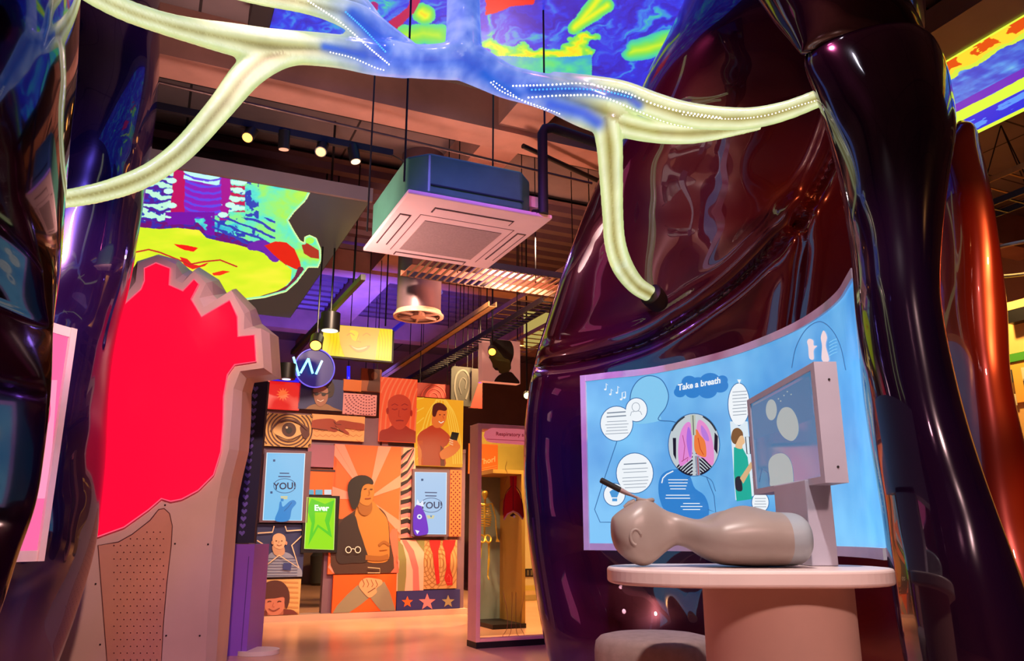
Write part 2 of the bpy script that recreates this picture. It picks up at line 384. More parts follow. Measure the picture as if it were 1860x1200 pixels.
def pic_b(x, y, aa, bb):
    n1 = fbm(x/26, y/16, 3); n2 = fbm(x/9, y/6, 9)
    wx = x+(n1-.5)*30; wy = y+(n1-.5)*18
    # right flank: cyan green
    t = .42+.55*(fbm(wx/30, wy/22, 21)-.35) + .12*np.clip((x-430)/120, 0, 1) + .15*(x-400)/300
    c = ramp(t, [(0, '1838a0'), (.3, '2050c0'), (.42, '30b0d0'), (.52, '58e0c8'), (.62, '80e890'), (.75, 'a8e850'), (1, 'd8f040')])
    # blotchy blue marks near the ribs
    blot = (fbm(x/11, y/10, 33) > .56) & (x > 395) & (x < 470) & (y < 430)
    c = mixc(c, blot, '2840b0')
    # ribs left of the spine and right of it: pale cells with blue dark lines
    rib = np.sin((y*1.0-.18*x+26*n1+6*n2)*2*np.pi/17)
    L = (x < 322) & (y < 430)
    c = mixc(c, L, 'b8ecd0'); c = mixc(c, L & (rib > .15), '2a3fb5'); c = mixc(c, L & (rib > .72), '501890')
    Rr = (x > 400) & (x < 445) & (y < 385)
    c = mixc(c, Rr & (rib < -.3), 'c0f0e0'); c = mixc(c, Rr & (rib > .3), 'c01850')
    # spine
    sx = x - (362-(y-350)*.05)
    S = (np.abs(sx) < 42) & (y < 398-np.abs(sx)*.2)
    c = mixc(c, S, '8a18b0'); arc = np.sin((y-.2*x+.006*sx*sx)*2*np.pi/12+n2*2)
    c = mixc(c, S & (arc > .25), '6a38d8'); c = mixc(c, S & (arc > .85), '5848e0')
    c = mixc(c, (np.abs(sx+38) < 9+5*n1) & (y < 400), 'b80c5c'); c = mixc(c, (np.abs(sx-48) < 8*n2+4) & (y < 400), 'a0108c')
    top = (sx > -30) & (sx < 36) & (y-.2*x < 318-.2*360+ -60+72); c = mixc(c, top & (arc < .5) & (y < 330+.2*(x-360)), 'b8f0e8')
    for cx, cy in ((436, 308), (432, 345), (428, 362), (440, 330), (405, 390), (418, 372), (312, 328), (306, 347), (312, 373), (310, 393)):
        c = mixc(c, ((x-cx)/9)**2+((y-cy)/5)**2 < 1, 'c4f4e4')
    # diaphragm band and yellow abdomen
    yb = np.interp(x, [250, 290, 330, 360, 375, 400, 430, 470, 500, 540, 560], [412, 416, 413, 416, 432, 438, 444, 456, 468, 490, 520])
    band = (y > yb-10-8*n1) & (y < yb+6) & (x < 520); c = mixc(c, band, '6a1070'); c = mixc(c, band & (n2 > .55), '3828a0')
    c = mixc(c, (y > 385) & (y < yb-6) & (x > 300) & (x < 390) & (n1 > .35), '7010a0')
    st = np.sin((y-.42*x+12*n1)*2*np.pi/15); c = mixc(c, (st > .55) & (x > 385) & (x < 500) & (y > 395) & (y < yb-6), '2c3cb0')
    body = (y > yb) & inpoly(x, y, [(200, 400), (380, 420), (480, 452), (515, 478), (530, 490), (528, 510), (510, 528), (470, 540), (430, 548), (200, 560)])
    yel = ramp(fbm(x/60, y/20, 5), [(0, 'b8e020'), (.5, 'd4e828'), (.8, 'ece838'), (1, 'f8d848')])
    c = np.where(body[..., None], yel, c)
    for pts, w in (([(300, 448), (325, 443), (345, 446), (358, 452)], 0), ):
        c = mixc(c, inpoly(x, y, [(316, 443), (338, 445), (360, 450), (352, 457), (335, 454), (322, 448)]), 'f01818')
    c = mixc(c, inpoly(x, y, [(326, 466), (340, 470), (350, 480), (362, 482), (380, 476), (372, 483), (350, 489), (335, 482)]), 'e02020')
    c = mixc(c, inpoly(x, y, [(385, 496), (405, 491), (418, 493), (400, 500), (388, 500)]), 'f03018')
    c = mixc(c, distpl(x, y, [(245, 458), (270, 453), (290, 458), (320, 470), (345, 480), (370, 475), (400, 472), (430, 484)]) < 1.4, 'c02828')
    red = inpoly(x, y, [(480, 446), (500, 438), (520, 440), (535, 452), (545, 475), (548, 492), (535, 488), (515, 478), (500, 465)])
    c = mixc(c, (distpl(x, y, [(455, 448), (480, 446), (500, 468)]) < 9*n1+4), '6a20a0')
    c = mixc(c, red, 'dc2010')
    arcp = [(546, 490), (540, 505), (525, 522), (505, 532), (470, 541), (440, 545)]
    c = mixc(c, distpl(x, y, arcp) < np.interp(x, [440, 500, 545], [1, 4, 6]), '6a2040')
    out = [(200, 200), (340, 300), (565, 347), (555, 365), (535, 385), (524, 400), (535, 420), (545, 436), (552, 440), (553, 430), (562, 426), (575, 432), (583, 452), (584, 472), (578, 486), (560, 486), (553, 495), (540, 512), (520, 530), (480, 541), (440, 546), (400, 545), (200, 570)]
    ins = inpoly(x, y, out); rim = distpl(x, y, out[2:-1])
    c = mixc(c, inpoly(x, y, [(548, 445), (556, 440), (580, 455), (580, 470), (565, 468), (552, 460)]), 'a83020')
    c = mixc(c, ins & (rim < 4), '90e8b0'); c = mixc(c, ins & (rim < 1.6), 'e0f8a0')
    c = mixc(c, ((x-563)/8)**2+((y-437)/6)**2 < 1, 'a0f050')
    c = np.where(ins[..., None], c, np.array([.225, .185, .165]))
    return c
zb = 4.0
a_r, b_n, _ = ab(onz(672, 369, zb)); _, b_f, _ = ab(onz(532, 578, zb)); a_l = ab(onz(190, 420, zb))[0]-.6
t = thing('ceiling_screen', R((a_l+a_r)/2, (b_n+b_f)/2, zb), 'ceiling screen with a green and violet body scan, above the red heart', 'screen')
mb = MB(); mb.rbox(a_l, a_r, b_n-.02, b_f, zb+.012, zb+.10, case_m); mb.build('casing', t)
mb = MB(); mb.rbox(a_l, a_r+.01, b_n-.06, b_n-.02, zb-.005, zb+.13, frame_m); mb.build('front_edge', t)
pixgrid('display', a_l, a_r-.01, b_n, b_f, zb+.002, 520, 420, pic_b, screen_m, t)
for a_ in (a_l+.3, a_r-.3):
    for b_ in (b_n+.4, b_f-.4):
        mb = MB(); mb.tube([R(a_, b_, zb+.1), R(a_, b_, ZC)], .012, dark_m); mb.build('hanger', t)

def pic_t(x, y, aa, bb):
    w1 = fbm(x/90, y/60, 41); w2 = fbm(x/40+5, y/25, 47)
    wx = x+(w1-.5)*120; wy = y+(w2-.5)*70
    ru = wx*.88-wy*.47; rv = wx*.47+wy*.88
    t = .55*fbm(ru/85, rv/17, 51, 5)+.45*fbm(ru/30, rv/9, 57, 4)
    t = np.clip((t-.30)*2.0, 0, 1)*.64
    c = ramp(t, JET)
    # yellow-green bands
    d = distpl(wx, wy, [(880, 80), (915, 95), (960, 100), (1030, 90), (1060, 75)])
    c = np.where((d < 14)[..., None], ramp(.82-d/60, JET), c)
    d2 = distpl(x+(w2-.5)*14, y, [(1100, 10), (1070, 30), (1045, 50), (1090, -10), (1110, -40)])
    c = np.where((d2 < 13)[..., None], ramp(.78-d2/70, JET), c)
    d3 = distpl(x+(w2-.5)*30, y+(w1-.5)*20, [(1240, 70), (1180, 85), (1150, 90)])
    c = np.where((d3 < 18)[..., None], ramp(.74-d3/90, JET), c)
    d4 = distpl(x+(w1-.5)*24, y+(w2-.5)*16, [(735, 70), (770, 62), (800, 66)]); c = np.where((d4 < 20)[..., None], ramp(.72-d4/160, JET), c)
    d5 = distpl(x+(w1-.5)*24, y+(w2-.5)*16, [(765, 22), (775, 28)]); c = np.where((d5 < 16)[..., None], ramp(.82-d5/70, JET), c)
    c = mixc(c, inpoly(x+(w2-.5)*24, y+(w1-.5)*12, [(870, -60), (985, -60), (970, 8), (930, 14), (900, 26), (878, 30)]), 'e01414')
    c = mixc(c, distpl(x+(w1-.5)*20, y, [(700, 58), (725, 38), (745, 20), (752, 0)]) < 7+8*(w2-.4), 'b01050')
    c = mixc(c, distpl(x+(w1-.5)*20, y, [(672, 30), (680, 10)]) < 7, 'a01070')
    green = (y > 102+(w1-.5)*18) & (x > 890) & (x < 1075); c = np.where(green[..., None], ramp(.5+.3*(w2-.3), JET), c)
    c = mixc(c, distpl(x, y, [(800, 75), (1130, 138)]) > 1e6, '000000')
    return c
zt = 4.7
_, bf, _ = ab(onz(700, 90, zt))
t = thing('ceiling_screen', R(2.3, bf-1.6, zt), 'large overhead screen of blue yellow and red scan colours above the glowing airway trunk', 'screen')
mb = MB(); mb.rbox(.35, 4.6, 2.72, bf+.25, zt+.012, zt+.22, case_m); mb.build('casing', t)
pixgrid('display', .5, 4.5, 2.75, bf+.15, zt, 560, 360, pic_t, screen_m, t)

def pic_r(x, y, aa, bb):
    a_0 = np.min(aa); u = (aa-np.min(aa))/(np.max(aa)-np.min(aa))
    n = fbm(aa*6, bb*9, 61, 4); n2 = fbm(aa*16, bb*7, 67, 3)
    u2 = u+(n-.5)*.10
    c = ramp(.30+.4*(n2-.35)+.28*(fbm(aa*9, bb*14, 77)-.4), [(0, '1828b0'), (.3, '2848c8'), (.5, '4890e0'), (.7, '80c8e0'), (1, 'b0e8f0')])
    c = mixc(c, u2 < .20, 'c8e040'); c = mixc(c, u2 < .15, 'f0d030'); c = mixc(c, (u2 < .12) & (u > .02) & (n > .42), 'd84810')
    c = mixc(c, u < .018, 'd8f040')
    c = mixc(c, (u > .50) & (u < .60), '6020b8'); c = mixc(c, (u > .60+(n-.5)*.03) & (u < .735), 'd0f040')
    c = mixc(c, (u > .735) & (u < .95), '1c28d0'); c = mixc(c, (u > .76) & (u < .93) & (n2 > .62), '5090f0'); c = mixc(c, u > .95, 'd8f040')
    return c
ar0 = ab(onz(1705, 118, zt))[0]; ar1 = ab(onz(1760, 250, zt))[0]; br = ab(onz(1757, 252, zt))[1]
t = thing('ceiling_screen', R((ar0+ar1)/2, br-2, zt), 'narrow overhead screen with blue and yellow stripes at the right edge', 'screen')
mb = MB(); mb.rbox(ar0-.42, ar1+.02, br-3.9, br+.1, zt+.012, zt+.22, frame_m); mb.build('casing', t)
pixgrid('display', ar0, ar1, br-3.8, br, zt, 300, 420, pic_r, screen_m, t)

# ================================================================== LUNG SCULPTURES
def lung_mat(key, c1, c2, c3, sc=.9, metal=.45, ior=1.58, rough=.28, bmp=.40):
    m = bpy.data.materials.new(key); m.use_nodes = True; nt = m.node_tree; p = nt.nodes['Principled BSDF']
    tc = nt.nodes.new('ShaderNodeTexCoord'); nz = nt.nodes.new('ShaderNodeTexNoise'); nz.inputs['Scale'].default_value = sc; nz.inputs['Detail'].default_value = 2
    r = nt.nodes.new('ShaderNodeValToRGB'); r.color_ramp.elements[0].position = .35; r.color_ramp.elements[0].color = (*srgb(c1), 1)
    r.color_ramp.elements[1].position = .68; r.color_ramp.elements[1].color = (*srgb(c3), 1)
    e = r.color_ramp.elements.new(.5); e.color = (*srgb(c2), 1)
    nt.links.new(tc.outputs['Object'], nz.inputs['Vector']); nt.links.new(nz.outputs['Fac'], r.inputs['Fac']); nt.links.new(r.outputs['Color'], p.inputs['Base Color'])
    n2 = nt.nodes.new('ShaderNodeTexNoise'); n2.inputs['Scale'].default_value = 1.5; n2.inputs['Detail'].default_value = .6; n2.inputs['Distortion'].default_value = .4
    nt.links.new(tc.outputs['Object'], n2.inputs['Vector'])
    b = nt.nodes.new('ShaderNodeBump'); b.inputs['Strength'].default_value = bmp; b.inputs['Distance'].default_value = .10
    nt.links.new(n2.outputs['Fac'], b.inputs['Height']); nt.links.new(b.outputs['Normal'], p.inputs['Normal']); nt.links.new(b.outputs['Normal'], p.inputs['Coat Normal'])
    p.inputs['Metallic'].default_value = metal; p.inputs['Roughness'].default_value = rough
    p.inputs['Coat Weight'].default_value = 1; p.inputs['Coat Roughness'].default_value = .015; p.inputs['Coat IOR'].default_value = ior
    return m
lung_m = lung_mat('gloss_plum', '240a48', '4c0e36', '5e141c', .9, .45, 1.8, .25, .55)
lung_v = lung_mat('gloss_violet', '160a3c', '2c1258', '401048')
lung_s = lung_mat('gloss_dark_plum', '0c0414', '1a0620', '240812', .8, .3, 1.6, .14, .6)
lung_w = lung_mat('gloss_indigo', '160a3c', '2c1258', '401048', .9, .5, 1.7, .2, .75)
lung_r = lung_mat('gloss_oxblood', '3a0a08', '7a1a08', '8c2408')
def lobe(rows, nu=140, nv=110, expo=2.3, grooves=(), gdepth=.07, gw=7, wob=.03, seed=0):
    """closed glossy lobe from rows of (py, left px, right px, depth, thickness)"""
    S = spline(rows, nv)
    V = []; PX = []
    for i, (py, xl, xr, Y, th) in enumerate(S):
        L = onY(xl, py, Y); Rr = onY(xr, py, Y)
        cx = (L.x+Rr.x)/2; hx = max((Rr.x-L.x)/2, .01); z = L.z
        # widen or narrow the slice until its outline, seen past the swell of its front, runs where it should
        q = np.linspace(0, 2*np.pi, 80, endpoint=False); cq, sq = np.cos(q), np.sin(q)
        ex = np.sign(cq)*np.abs(cq)**(2/expo); ey = Y+th/2*np.sign(sq)*np.abs(sq)**(2/expo)
        dep = ey*cp+(z-EYE)*sp; d0 = Y*cp+(z-EYE)*sp; xa, xb = cx-hx, cx+hx
        for _ in range(8):
            u = ((xa+xb)/2+(xb-xa)/2*ex)/dep
            xa += (L.x/d0-u.min())*d0*.8; xb += (Rr.x/d0-u.max())*d0*.8
            if xb-xa < .02: m_ = (xa+xb)/2; xa, xb = m_-.01, m_+.01
        cx = (xa+xb)/2; hx = (xb-xa)/2
        for k in range(nu):
            a = 2*math.pi*k/nu; ca, sa = math.cos(a), math.sin(a)
            x = cx + hx*math.copysign(abs(ca)**(2/expo), ca); y = Y + th/2*math.copysign(abs(sa)**(2/expo), sa)
            w = wob*(math.sin(2.1*x+1.3*z+seed)+math.sin(3.3*z-1.7*x+2*seed)*.7+math.sin(4.9*x+2.2*z+seed*3)*.35)
            V.append([x, y - (w if sa < 0 else 0), z])
    V = np.array(V)
    def pxy(V):
        fz = V[:, 1]*cp+(V[:, 2]-EYE)*sp; up = -V[:, 1]*sp+(V[:, 2]-EYE)*cp
        return 930+FPX*V[:, 0]/fz, 600-FPX*up/fz
    if grooves:
        x, y = pxy(V); idx = np.arange(len(V)) % nu; front = np.sin(2*np.pi*idx/nu) < .2
        for g in grooves:
            gg = [tuple(q) for q in spline(g, 60)]
            d = distpl(x, y, gg)
            V[:, 1] += np.where(front, gdepth*np.exp(-(d/gw)**2)-.035*np.exp(-((d-gw*3.2)/(gw*2))**2), 0)
    F = [(i*nu+k, i*nu+(k+1) % nu, (i+1)*nu+(k+1) % nu, (i+1)*nu+k) for i in range(nv-1) for k in range(nu)]
    F += [tuple(range(nu))[::-1], tuple((nv-1)*nu+k for k in range(nu))]
    return V, F, pxy
def lobe_obj(name, parent, mat, rows, label=None, **kw):
    V, F, _ = lobe(rows, **kw)
    o = mk(name, V, F, mat, parent, smooth=True)
    if label: o['label'] = label
    return o
# --- right lung: big rear lobe split by its fissure, the near side lobes and the red outer lobe
rl = thing('lung_sculpture', (2.0, 5.0, 0), 'giant glossy dark plum lung sculpture wrapped around the blue breathing panel', 'sculpture', None)
big = [(-560, 1420, 1560, 4.3, .5), (-420, 1370, 1640, 4.4, .8), (-200, 1300, 1680, 4.6, 1.0), (-60, 1262, 1680, 4.8, 1.1), (60, 1213, 1680, 4.9, 1.2), (150, 1168, 1680, 5.0, 1.25), (250, 1126, 1690, 5.2, 1.3), (330, 1086, 1690, 5.4, 1.3), (400, 1056, 1690, 5.6, 1.3),
       (470, 1030, 1700, 5.75, 1.25), (560, 1000, 1700, 5.95, 1.15), (660, 970, 1700, 6.15, 1.05), (760, 954, 1700, 6.25, 1.0), (850, 951, 1700, 6.3, 1.0), (950, 957, 1700, 6.3, 1.0), (1050, 969, 1700, 6.3, 1.0), (1150, 986, 1690, 6.25, 1.0), (1250, 1010, 1660, 6.2, .8)]
fis = [(960, 662), (1000, 660), (1060, 652), (1160, 625), (1230, 590), (1320, 530), (1385, 470), (1440, 410), (1480, 350), (1515, 280), (1540, 200)]
V, F, pxy = lobe(big, nu=420, nv=440, grooves=[fis, [(1452, 395), (1458, 440), (1450, 520), (1440, 600), (1440, 660)]], gdepth=.085, gw=8, wob=.035, seed=1.3)
x, y = pxy(V); fs = spline(fis, 80)
yf = np.interp(x, fs[:, 0], fs[:, 1])
up_f, lo_f = [], []
for f in F:
    m = sum(y[i]-yf[i] for i in f)/len(f)
    (lo_f if m > 0 else up_f).append(f)
def sub(Fs):
    used = sorted({i for f in Fs for i in f}); mp = {i: k for k, i in enumerate(used)}
    return V[used], [tuple(mp[i] for i in f) for f in Fs]
for nm, Fs in (('upper_lobe', up_f), ('lower_lobe', lo_f)):
    v_, f_ = sub(Fs); mk(nm, v_, f_, lung_m, rl, smooth=True)
BIG_BVH = BVHTree.FromPolygons([Vector(p) for p in V], F)
lobe_obj('side_lobe', rl, lung_s, [(40, 1540, 1600, 3.0, 0.06), (52, 1500, 1660, 3.0, 0.18), (75, 1475, 1692, 3.0, 0.28), (110, 1462, 1712, 3.0, 0.34), (170, 1483, 1728, 2.98, 0.37), (250, 1508, 1738, 2.95, 0.40), (350, 1530, 1728, 2.92, 0.41), (450, 1546, 1722, 2.9, 0.42), (560, 1553, 1722, 2.87, 0.42), (700, 1566, 1745, 2.85, 0.42),
     (820, 1583, 1770, 2.82, 0.42), (930, 1600, 1800, 2.8, 0.42), (1050, 1616, 1840, 2.78, 0.42), (1200, 1640, 1890, 2.75, 0.42), (1400, 1690, 1950, 2.7, 0.36)],
     nu=160, nv=180, wob=.035, seed=4.1, expo=2.0)
lobe_obj('side_lobe', rl, lung_s, [(-420, 1150, 1420, 3.0, 0.24), (-250, 1230, 1500, 3.0, 0.36), (-120, 1310, 1560, 3.0, 0.40), (-40, 1362, 1610, 3.0, 0.40), (20, 1402, 1660, 3.0, 0.37), (55, 1428, 1682, 3.0, 0.31), (85, 1448, 1688, 3.0, 0.22), (97, 1455, 1640, 3.0, 0.07)],
     nu=140, nv=90, wob=.02, seed=2.2, expo=2.0)
lobe_obj('outer_lobe', rl, lung_r, [(225, 1735, 1752, 3.75, 0.03), (250, 1700, 1768, 3.75, 0.22), (300, 1660, 1778, 3.75, 0.37), (380, 1650, 1795, 3.75, 0.50), (470, 1650, 1812, 3.75, 0.56), (580, 1650, 1832, 3.75, 0.59), (700, 1660, 1845, 3.72, 0.62), (800, 1670, 1868, 3.7, 0.62), (950, 1680, 1905, 3.7, 0.62), (1100, 1700, 1950, 3.65, 0.62), (1350, 1740, 2010, 3.6, 0.50)],
     label='red brown glossy outer lobe', nu=120, nv=110, wob=.02, seed=5)
# --- left lung
ll = thing('lung_sculpture', (-2.6, 3.6, 0), 'giant glossy black and violet lung sculpture around the pink panel at the left edge', 'sculpture', None)
lobe_obj('near_lobe', ll, pm('gloss_black', '120610', .08, .5, .2, 2, 0, 1), [(-500, -300, 160, 2.0, .6), (-200, -340, 150, 1.95, .8), (0, -360, 141, 1.9, .9), (120, -360, 129, 1.9, .9), (250, -360, 119, 1.9, .9), (400, -360, 107, 1.9, .9), (520, -360, 86, 1.9, .9), (650, -360, 62, 1.9, .9), (780, -360, 18, 1.9, .9), (900, -360, -38, 1.9, .9), (1020, -370, -88, 1.9, .85), (1150, -390, -130, 1.9, .8), (1300, -400, -180, 1.9, .7)],
     nu=160, nv=150, wob=.02, seed=3.0, expo=2.1)
lobe_obj('rear_lobe', ll, lung_w, [(-450, -80, 190, 4.2, .5), (-250, -150, 280, 4.3, .9), (-80, -170, 290, 5.0, 1.0), (60, -180, 290, 5.0, 1.0), (170, -190, 286, 5.0, 1.0), (300, -190, 268, 5.0, 1.0), (400, -190, 253, 5.0, 1.0), (500, -190, 236, 5.0, 1.0), (600, -190, 211, 5.0, 1.0), (700, -190, 198, 5.0, 1.0), (800, -190, 194, 5.0, 1.0), (900, -190, 186, 5.0, 1.0), (1000, -190, 172, 5.0, 1.0), (1100, -180, 145, 5.0, 1.0), (1200, -170, 112, 5.0, .9), (1330, -140, 60, 5.0, .6)],
     nu=200, nv=180, wob=.03, seed=6.0)
# ================================================================== GLOWING BRONCHIAL TREE
def bm_glow():
    m = bpy.data.materials.new('glowing_airway'); m.use_nodes = True; nt = m.node_tree; p = nt.nodes['Principled BSDF']
    at = nt.nodes.new('ShaderNodeVertexColor'); at.layer_name = 'Col'
    p.inputs['Base Color'].default_value = (.10, .11, .10, 1); p.inputs['Roughness'].default_value = .22; p.inputs['Coat Weight'].default_value = .5
    nt.links.new(at.outputs['Color'], p.inputs['Emission Color']); p.inputs['Emission Strength'].default_value = 1.0
    return m
airway_m = bm_glow()
# (px, py, depth, px radius)
BR = {
 'trachea': [(842, -260, 3.3, 37), (842, -60, 3.35, 37), (842, 30, 3.4, 37), (842, 80, 3.4, 40), (838, 108, 3.4, 44)],
 'l_main': [(845, 108, 3.4, 42), (800, 112, 3.38, 36), (750, 111, 3.35, 34), (705, 104, 3.3, 36)],
 'l_low': [(740, 112, 3.35, 34), (680, 104, 3.3, 36), (620, 94, 3.25, 34), (560, 88, 3.15, 34), (490, 84, 3.0, 36), (420, 71, 2.85, 33), (350, 56, 2.7, 27), (290, 40, 2.6, 24), (220, 15, 2.45, 24), (150, -22, 2.3, 24), (80, -70, 2.2, 24)],
 'l_up': [(740, 98, 3.36, 28), (700, 70, 3.3, 30), (655, 38, 3.2, 32), (605, 18, 3.1, 26), (550, 5, 3.0, 22), (480, -8, 2.9, 22), (400, -26, 2.8, 22), (300, -50, 2.7, 22)],
 'l_up2': [(690, 62, 3.3, 24), (650, 12, 3.25, 26), (600, -18, 3.2, 28), (520, -60, 3.1, 28)],
 'l_branch': [(560, 88, 3.15, 30), (505, 98, 3.05, 32), (452, 132, 2.95, 31), (402, 193, 2.9, 26), (353, 250, 2.85, 24), (318, 284, 2.8, 23), (277, 313, 2.75, 22), (235, 333, 2.7, 22), (190, 347, 2.65, 21), (150, 356, 2.6, 20), (104, 364, 2.55, 19)],
 'r_main': [(845, 110, 3.4, 42), (880, 128, 3.4, 38), (920, 148, 3.4, 34), (965, 160, 3.4, 34), (1010, 172, 3.42, 38), (1060, 190, 3.45, 44), (1100, 205, 3.45, 44)],
 'r_up': [(1000, 155, 3.42, 28), (1070, 160, 3.42, 26), (1130, 172, 3.4, 28), (1190, 193, 3.35, 27), (1245, 208, 3.3, 26), (1310, 215, 3.25, 24), (1370, 214, 3.2, 22), (1430, 200, 3.15, 20), (1482, 180, 3.1, 19), (1530, 160, 3.05, 19)],
 'r_low': [(1080, 205, 3.45, 32), (1140, 228, 3.48, 26), (1200, 240, 3.5, 23), (1260, 242, 3.5, 21), (1320, 236, 3.55, 16), (1380, 226, 3.7, 12)],
 'r_down': [(1100, 215, 3.45, 30), (1107, 262, 3.5, 27), (1110, 320, 3.7, 24), (1113, 390, 3.95, 21), (1117, 440, 4.15, 21), (1130, 482, 4.35, 21), (1152, 515, 4.6, 18), (1180, 534, 4.9, 16)],
}
def px_path(P, n):
    S = spline(P, n)
    return [onY(x, y, Y) for x, y, Y, r in S], [r*Y/1484*1.0 for x, y, Y, r in S]
_h = BIG_BVH.ray_cast(CAM, ray(1183, 536).normalized())
HY = _h[0].y if _h[0] else 5.2
BR['r_down'][-1] = (1182, 535, HY+.05, 16); BR['r_down'][-2] = (1154, 516, HY*.5+4.35*.5, 18)
tb = MB(); axes = []
for k, P in BR.items():
    pts, rad = px_path(P, 60)
    split = k not in ('trachea',)
    for i in (-1, 1) if split else (0,):
        off = []
        for j, p in enumerate(pts):
            t = (pts[min(j+1, 59)]-pts[max(j-1, 0)]).normalized(); vw = (p-CAM).normalized(); sd = t.cross(vw).normalized()
            off.append(p + sd*(i*rad[j]*.44))
        tb.tube(off, [r*(.60 if split else 1.0) for r in rad], airway_m, 20)
    axes.append((k, np.array([list(p) for p in pts]), np.array(rad)))
tmp = mk('tmp', tb.v, tb.f, airway_m)
md = tmp.modifiers.new('r', 'REMESH'); md.mode = 'VOXEL'; md.voxel_size = .011
md = tmp.modifiers.new('s', 'SMOOTH'); md.factor = .6; md.iterations = 7
dg = bpy.context.evaluated_depsgraph_get(); me = bpy.data.meshes.new_from_object(tmp.evaluated_get(dg)); bpy.data.objects.remove(tmp)
me.name = 'airway_tube'; n = len(me.vertices); co = np.zeros(n*3); me.vertices.foreach_get('co', co); co = co.reshape(-1, 3)
# light inside the skin: violet blue around the fork, pale yellow further out, olive along the seams
best = np.full(n, 1e9); lat = np.zeros(n)
for k, A_, rad in axes:
    d2 = ((co[:, None, :]-A_[None])**2).sum(2); j = d2.argmin(1); d = np.sqrt(d2[np.arange(n), j])/rad[j]
    T = np.gradient(A_, axis=0); T /= np.linalg.norm(T, axis=1)[:, None]
    vw = A_-np.array(CAM); vw /= np.linalg.norm(vw, axis=1)[:, None]; sd = np.cross(T, vw); sd /= np.linalg.norm(sd, axis=1)[:, None]
    l = np.abs(((co-A_[j])*sd[j]).sum(1))/rad[j]
    if k == 'trachea': l = l*0+.7
    m = d < best; lat = np.where(m, l, lat); best = np.minimum(best, d)
fz = co[:, 1]*cp+(co[:, 2]-EYE)*sp; up = -co[:, 1]*sp+(co[:, 2]-EYE)*cp
x = 930+FPX*co[:, 0]/fz; y = 600-FPX*up/fz
nz = fbm(co[:, 0]*5, co[:, 2]*5, 5); nz2 = fbm(co[:, 0]*16+co[:, 1]*4, co[:, 2]*16, 8)
yel = ramp(np.clip(lat*1.1+(nz-.5)*.35, 0, 1), [(0, '9c9248'), (.18, 'c2be78'), (.45, 'e4e8b0'), (.62, 'f4f8cc'), (.85, 'dbe6a0'), (1, 'c8d890')])
blu = ramp(np.clip(lat*.55+(nz2-.4)*.8, 0, 1), [(0, '3a62dc'), (.3, '5f82ea'), (.6, '90a6f2'), (1, 'b6c0ee')])
w = 1-np.clip((np.hypot((co[:, 0]-onY(842, 120, 3.4).x)/1.0, (co[:, 2]-onY(842, 120, 3.4).z)*1.2)-.40)/.32 + (nz-.5)*.5, 0, 1)
w = w[:, None]; c = yel*(1-w)+blu*w
# deep blue pockets where blue led strips sit under the skin
for pl, wd, cl in (([(640, 25), (672, 55), (700, 88)], 12, '1a56d8'), ([(965, 163), (1060, 164), (1140, 176), (1160, 190)], 9, '1050c8'), ([(880, 135), (905, 155), (940, 172)], 9, '2060d8'), ([(1000, 190), (1060, 205), (1085, 222)], 14, '2a5ce0'), ([(590, 85), (625, 92), (660, 100)], 8, '2a60e0')):
    g = np.exp(-(distpl(x, y, pl)/wd)**2)[:, None]*.9; cc = np.array([int(cl[i:i+2], 16)/255 for i in (0, 2, 4)]); c = c*(1-g)+cc*g
c = c*(0.94+.12*nz2[:, None]); c = np.clip(c, 0, 1); c = np.where(c <= .04045, c/12.92, ((c+.055)/1.055)**2.4)
ca = me.color_attributes.new('Col', 'FLOAT_COLOR', 'POINT'); ca.data.foreach_set('color', np.hstack([c, np.ones((n, 1))]).astype(np.float32).reshape(-1))
me.materials.clear(); me.materials.append(airway_m); me.polygons.foreach_set('use_smooth', [True]*len(me.polygons))
bt = thing('airway_sculpture', onY(842, 120, 3.4), 'glowing yellow and blue branching airway sculpture of the lungs, hung overhead between both lungs', 'sculpture')
link(bpy.data.objects.new('airway_tube', me), bt)
BVH = BVHTree.FromPolygons([Vector(p) for p in co], [tuple(p.vertices) for p in me.polygons])
def strip(path, step, r, m, par=bt):
    S = spline(path, 200); mb = MB(); acc = 0; last = None; cnt = 0
    for x_, y_ in S:
        if last is not None and math.hypot(x_-last[0], y_-last[1]) < step: continue
        last = (x_, y_); d = ray(x_, y_).normalized(); h = BVH.ray_cast(CAM, d)
        if h[0] is None: continue
        p = h[0]; nn = h[1]; nn = nn if nn.dot(d) < 0 else -nn
        e1 = nn.cross(Vector((0, 0, 1))).normalized(); e2 = nn.cross(e1); vs = []
        for q in range(6): a = q*math.pi/3; vs.append(p+nn*.001+(e1*math.cos(a)+e2*math.sin(a))*r)
        vs.append(p+nn*(.001+r*.6)); mb.add(vs, [(q, (q+1) % 6, 6) for q in range(6)], m); cnt += 1
    if cnt: o = mb.build('led_strip', par); return o
wl = pm('led_white', 'ffffff', .3, emit='fffbe0', es=1.6); bl = pm('led_blue', '2080ff', .3, emit='58b8ff', es=1.1)
strip([(628, 22), (660, 52), (702, 96)], 4.4, .0050, bl); strip([(560, 2), (620, 42), (665, 82), (708, 118)], 5, .0048, wl)
strip([(600, 95), (640, 105), (680, 122), (700, 128)], 5.5, .004, wl)
strip([(932, 156), (1000, 154), (1060, 152), (1130, 166), (1190, 190), (1240, 203), (1310, 214)], 6, .0052, wl)
strip([(966, 163), (1040, 161), (1100, 166), (1150, 178)], 6, .0052, bl)
strip([(960, 177), (1030, 173), (1090, 175), (1150, 198), (1210, 222), (1260, 233)], 6, .0052, wl)
strip([(892, 150), (910, 165), (950, 182), (1000, 200), (1020, 208)], 5, .0045, wl); strip([(897, 148), (925, 167), (955, 186), (1000, 203)], 6, .004, wl)
strip([(1240, 208), (1320, 216), (1390, 210), (1450, 192), (1484, 182)], 5.5, .0035, wl)
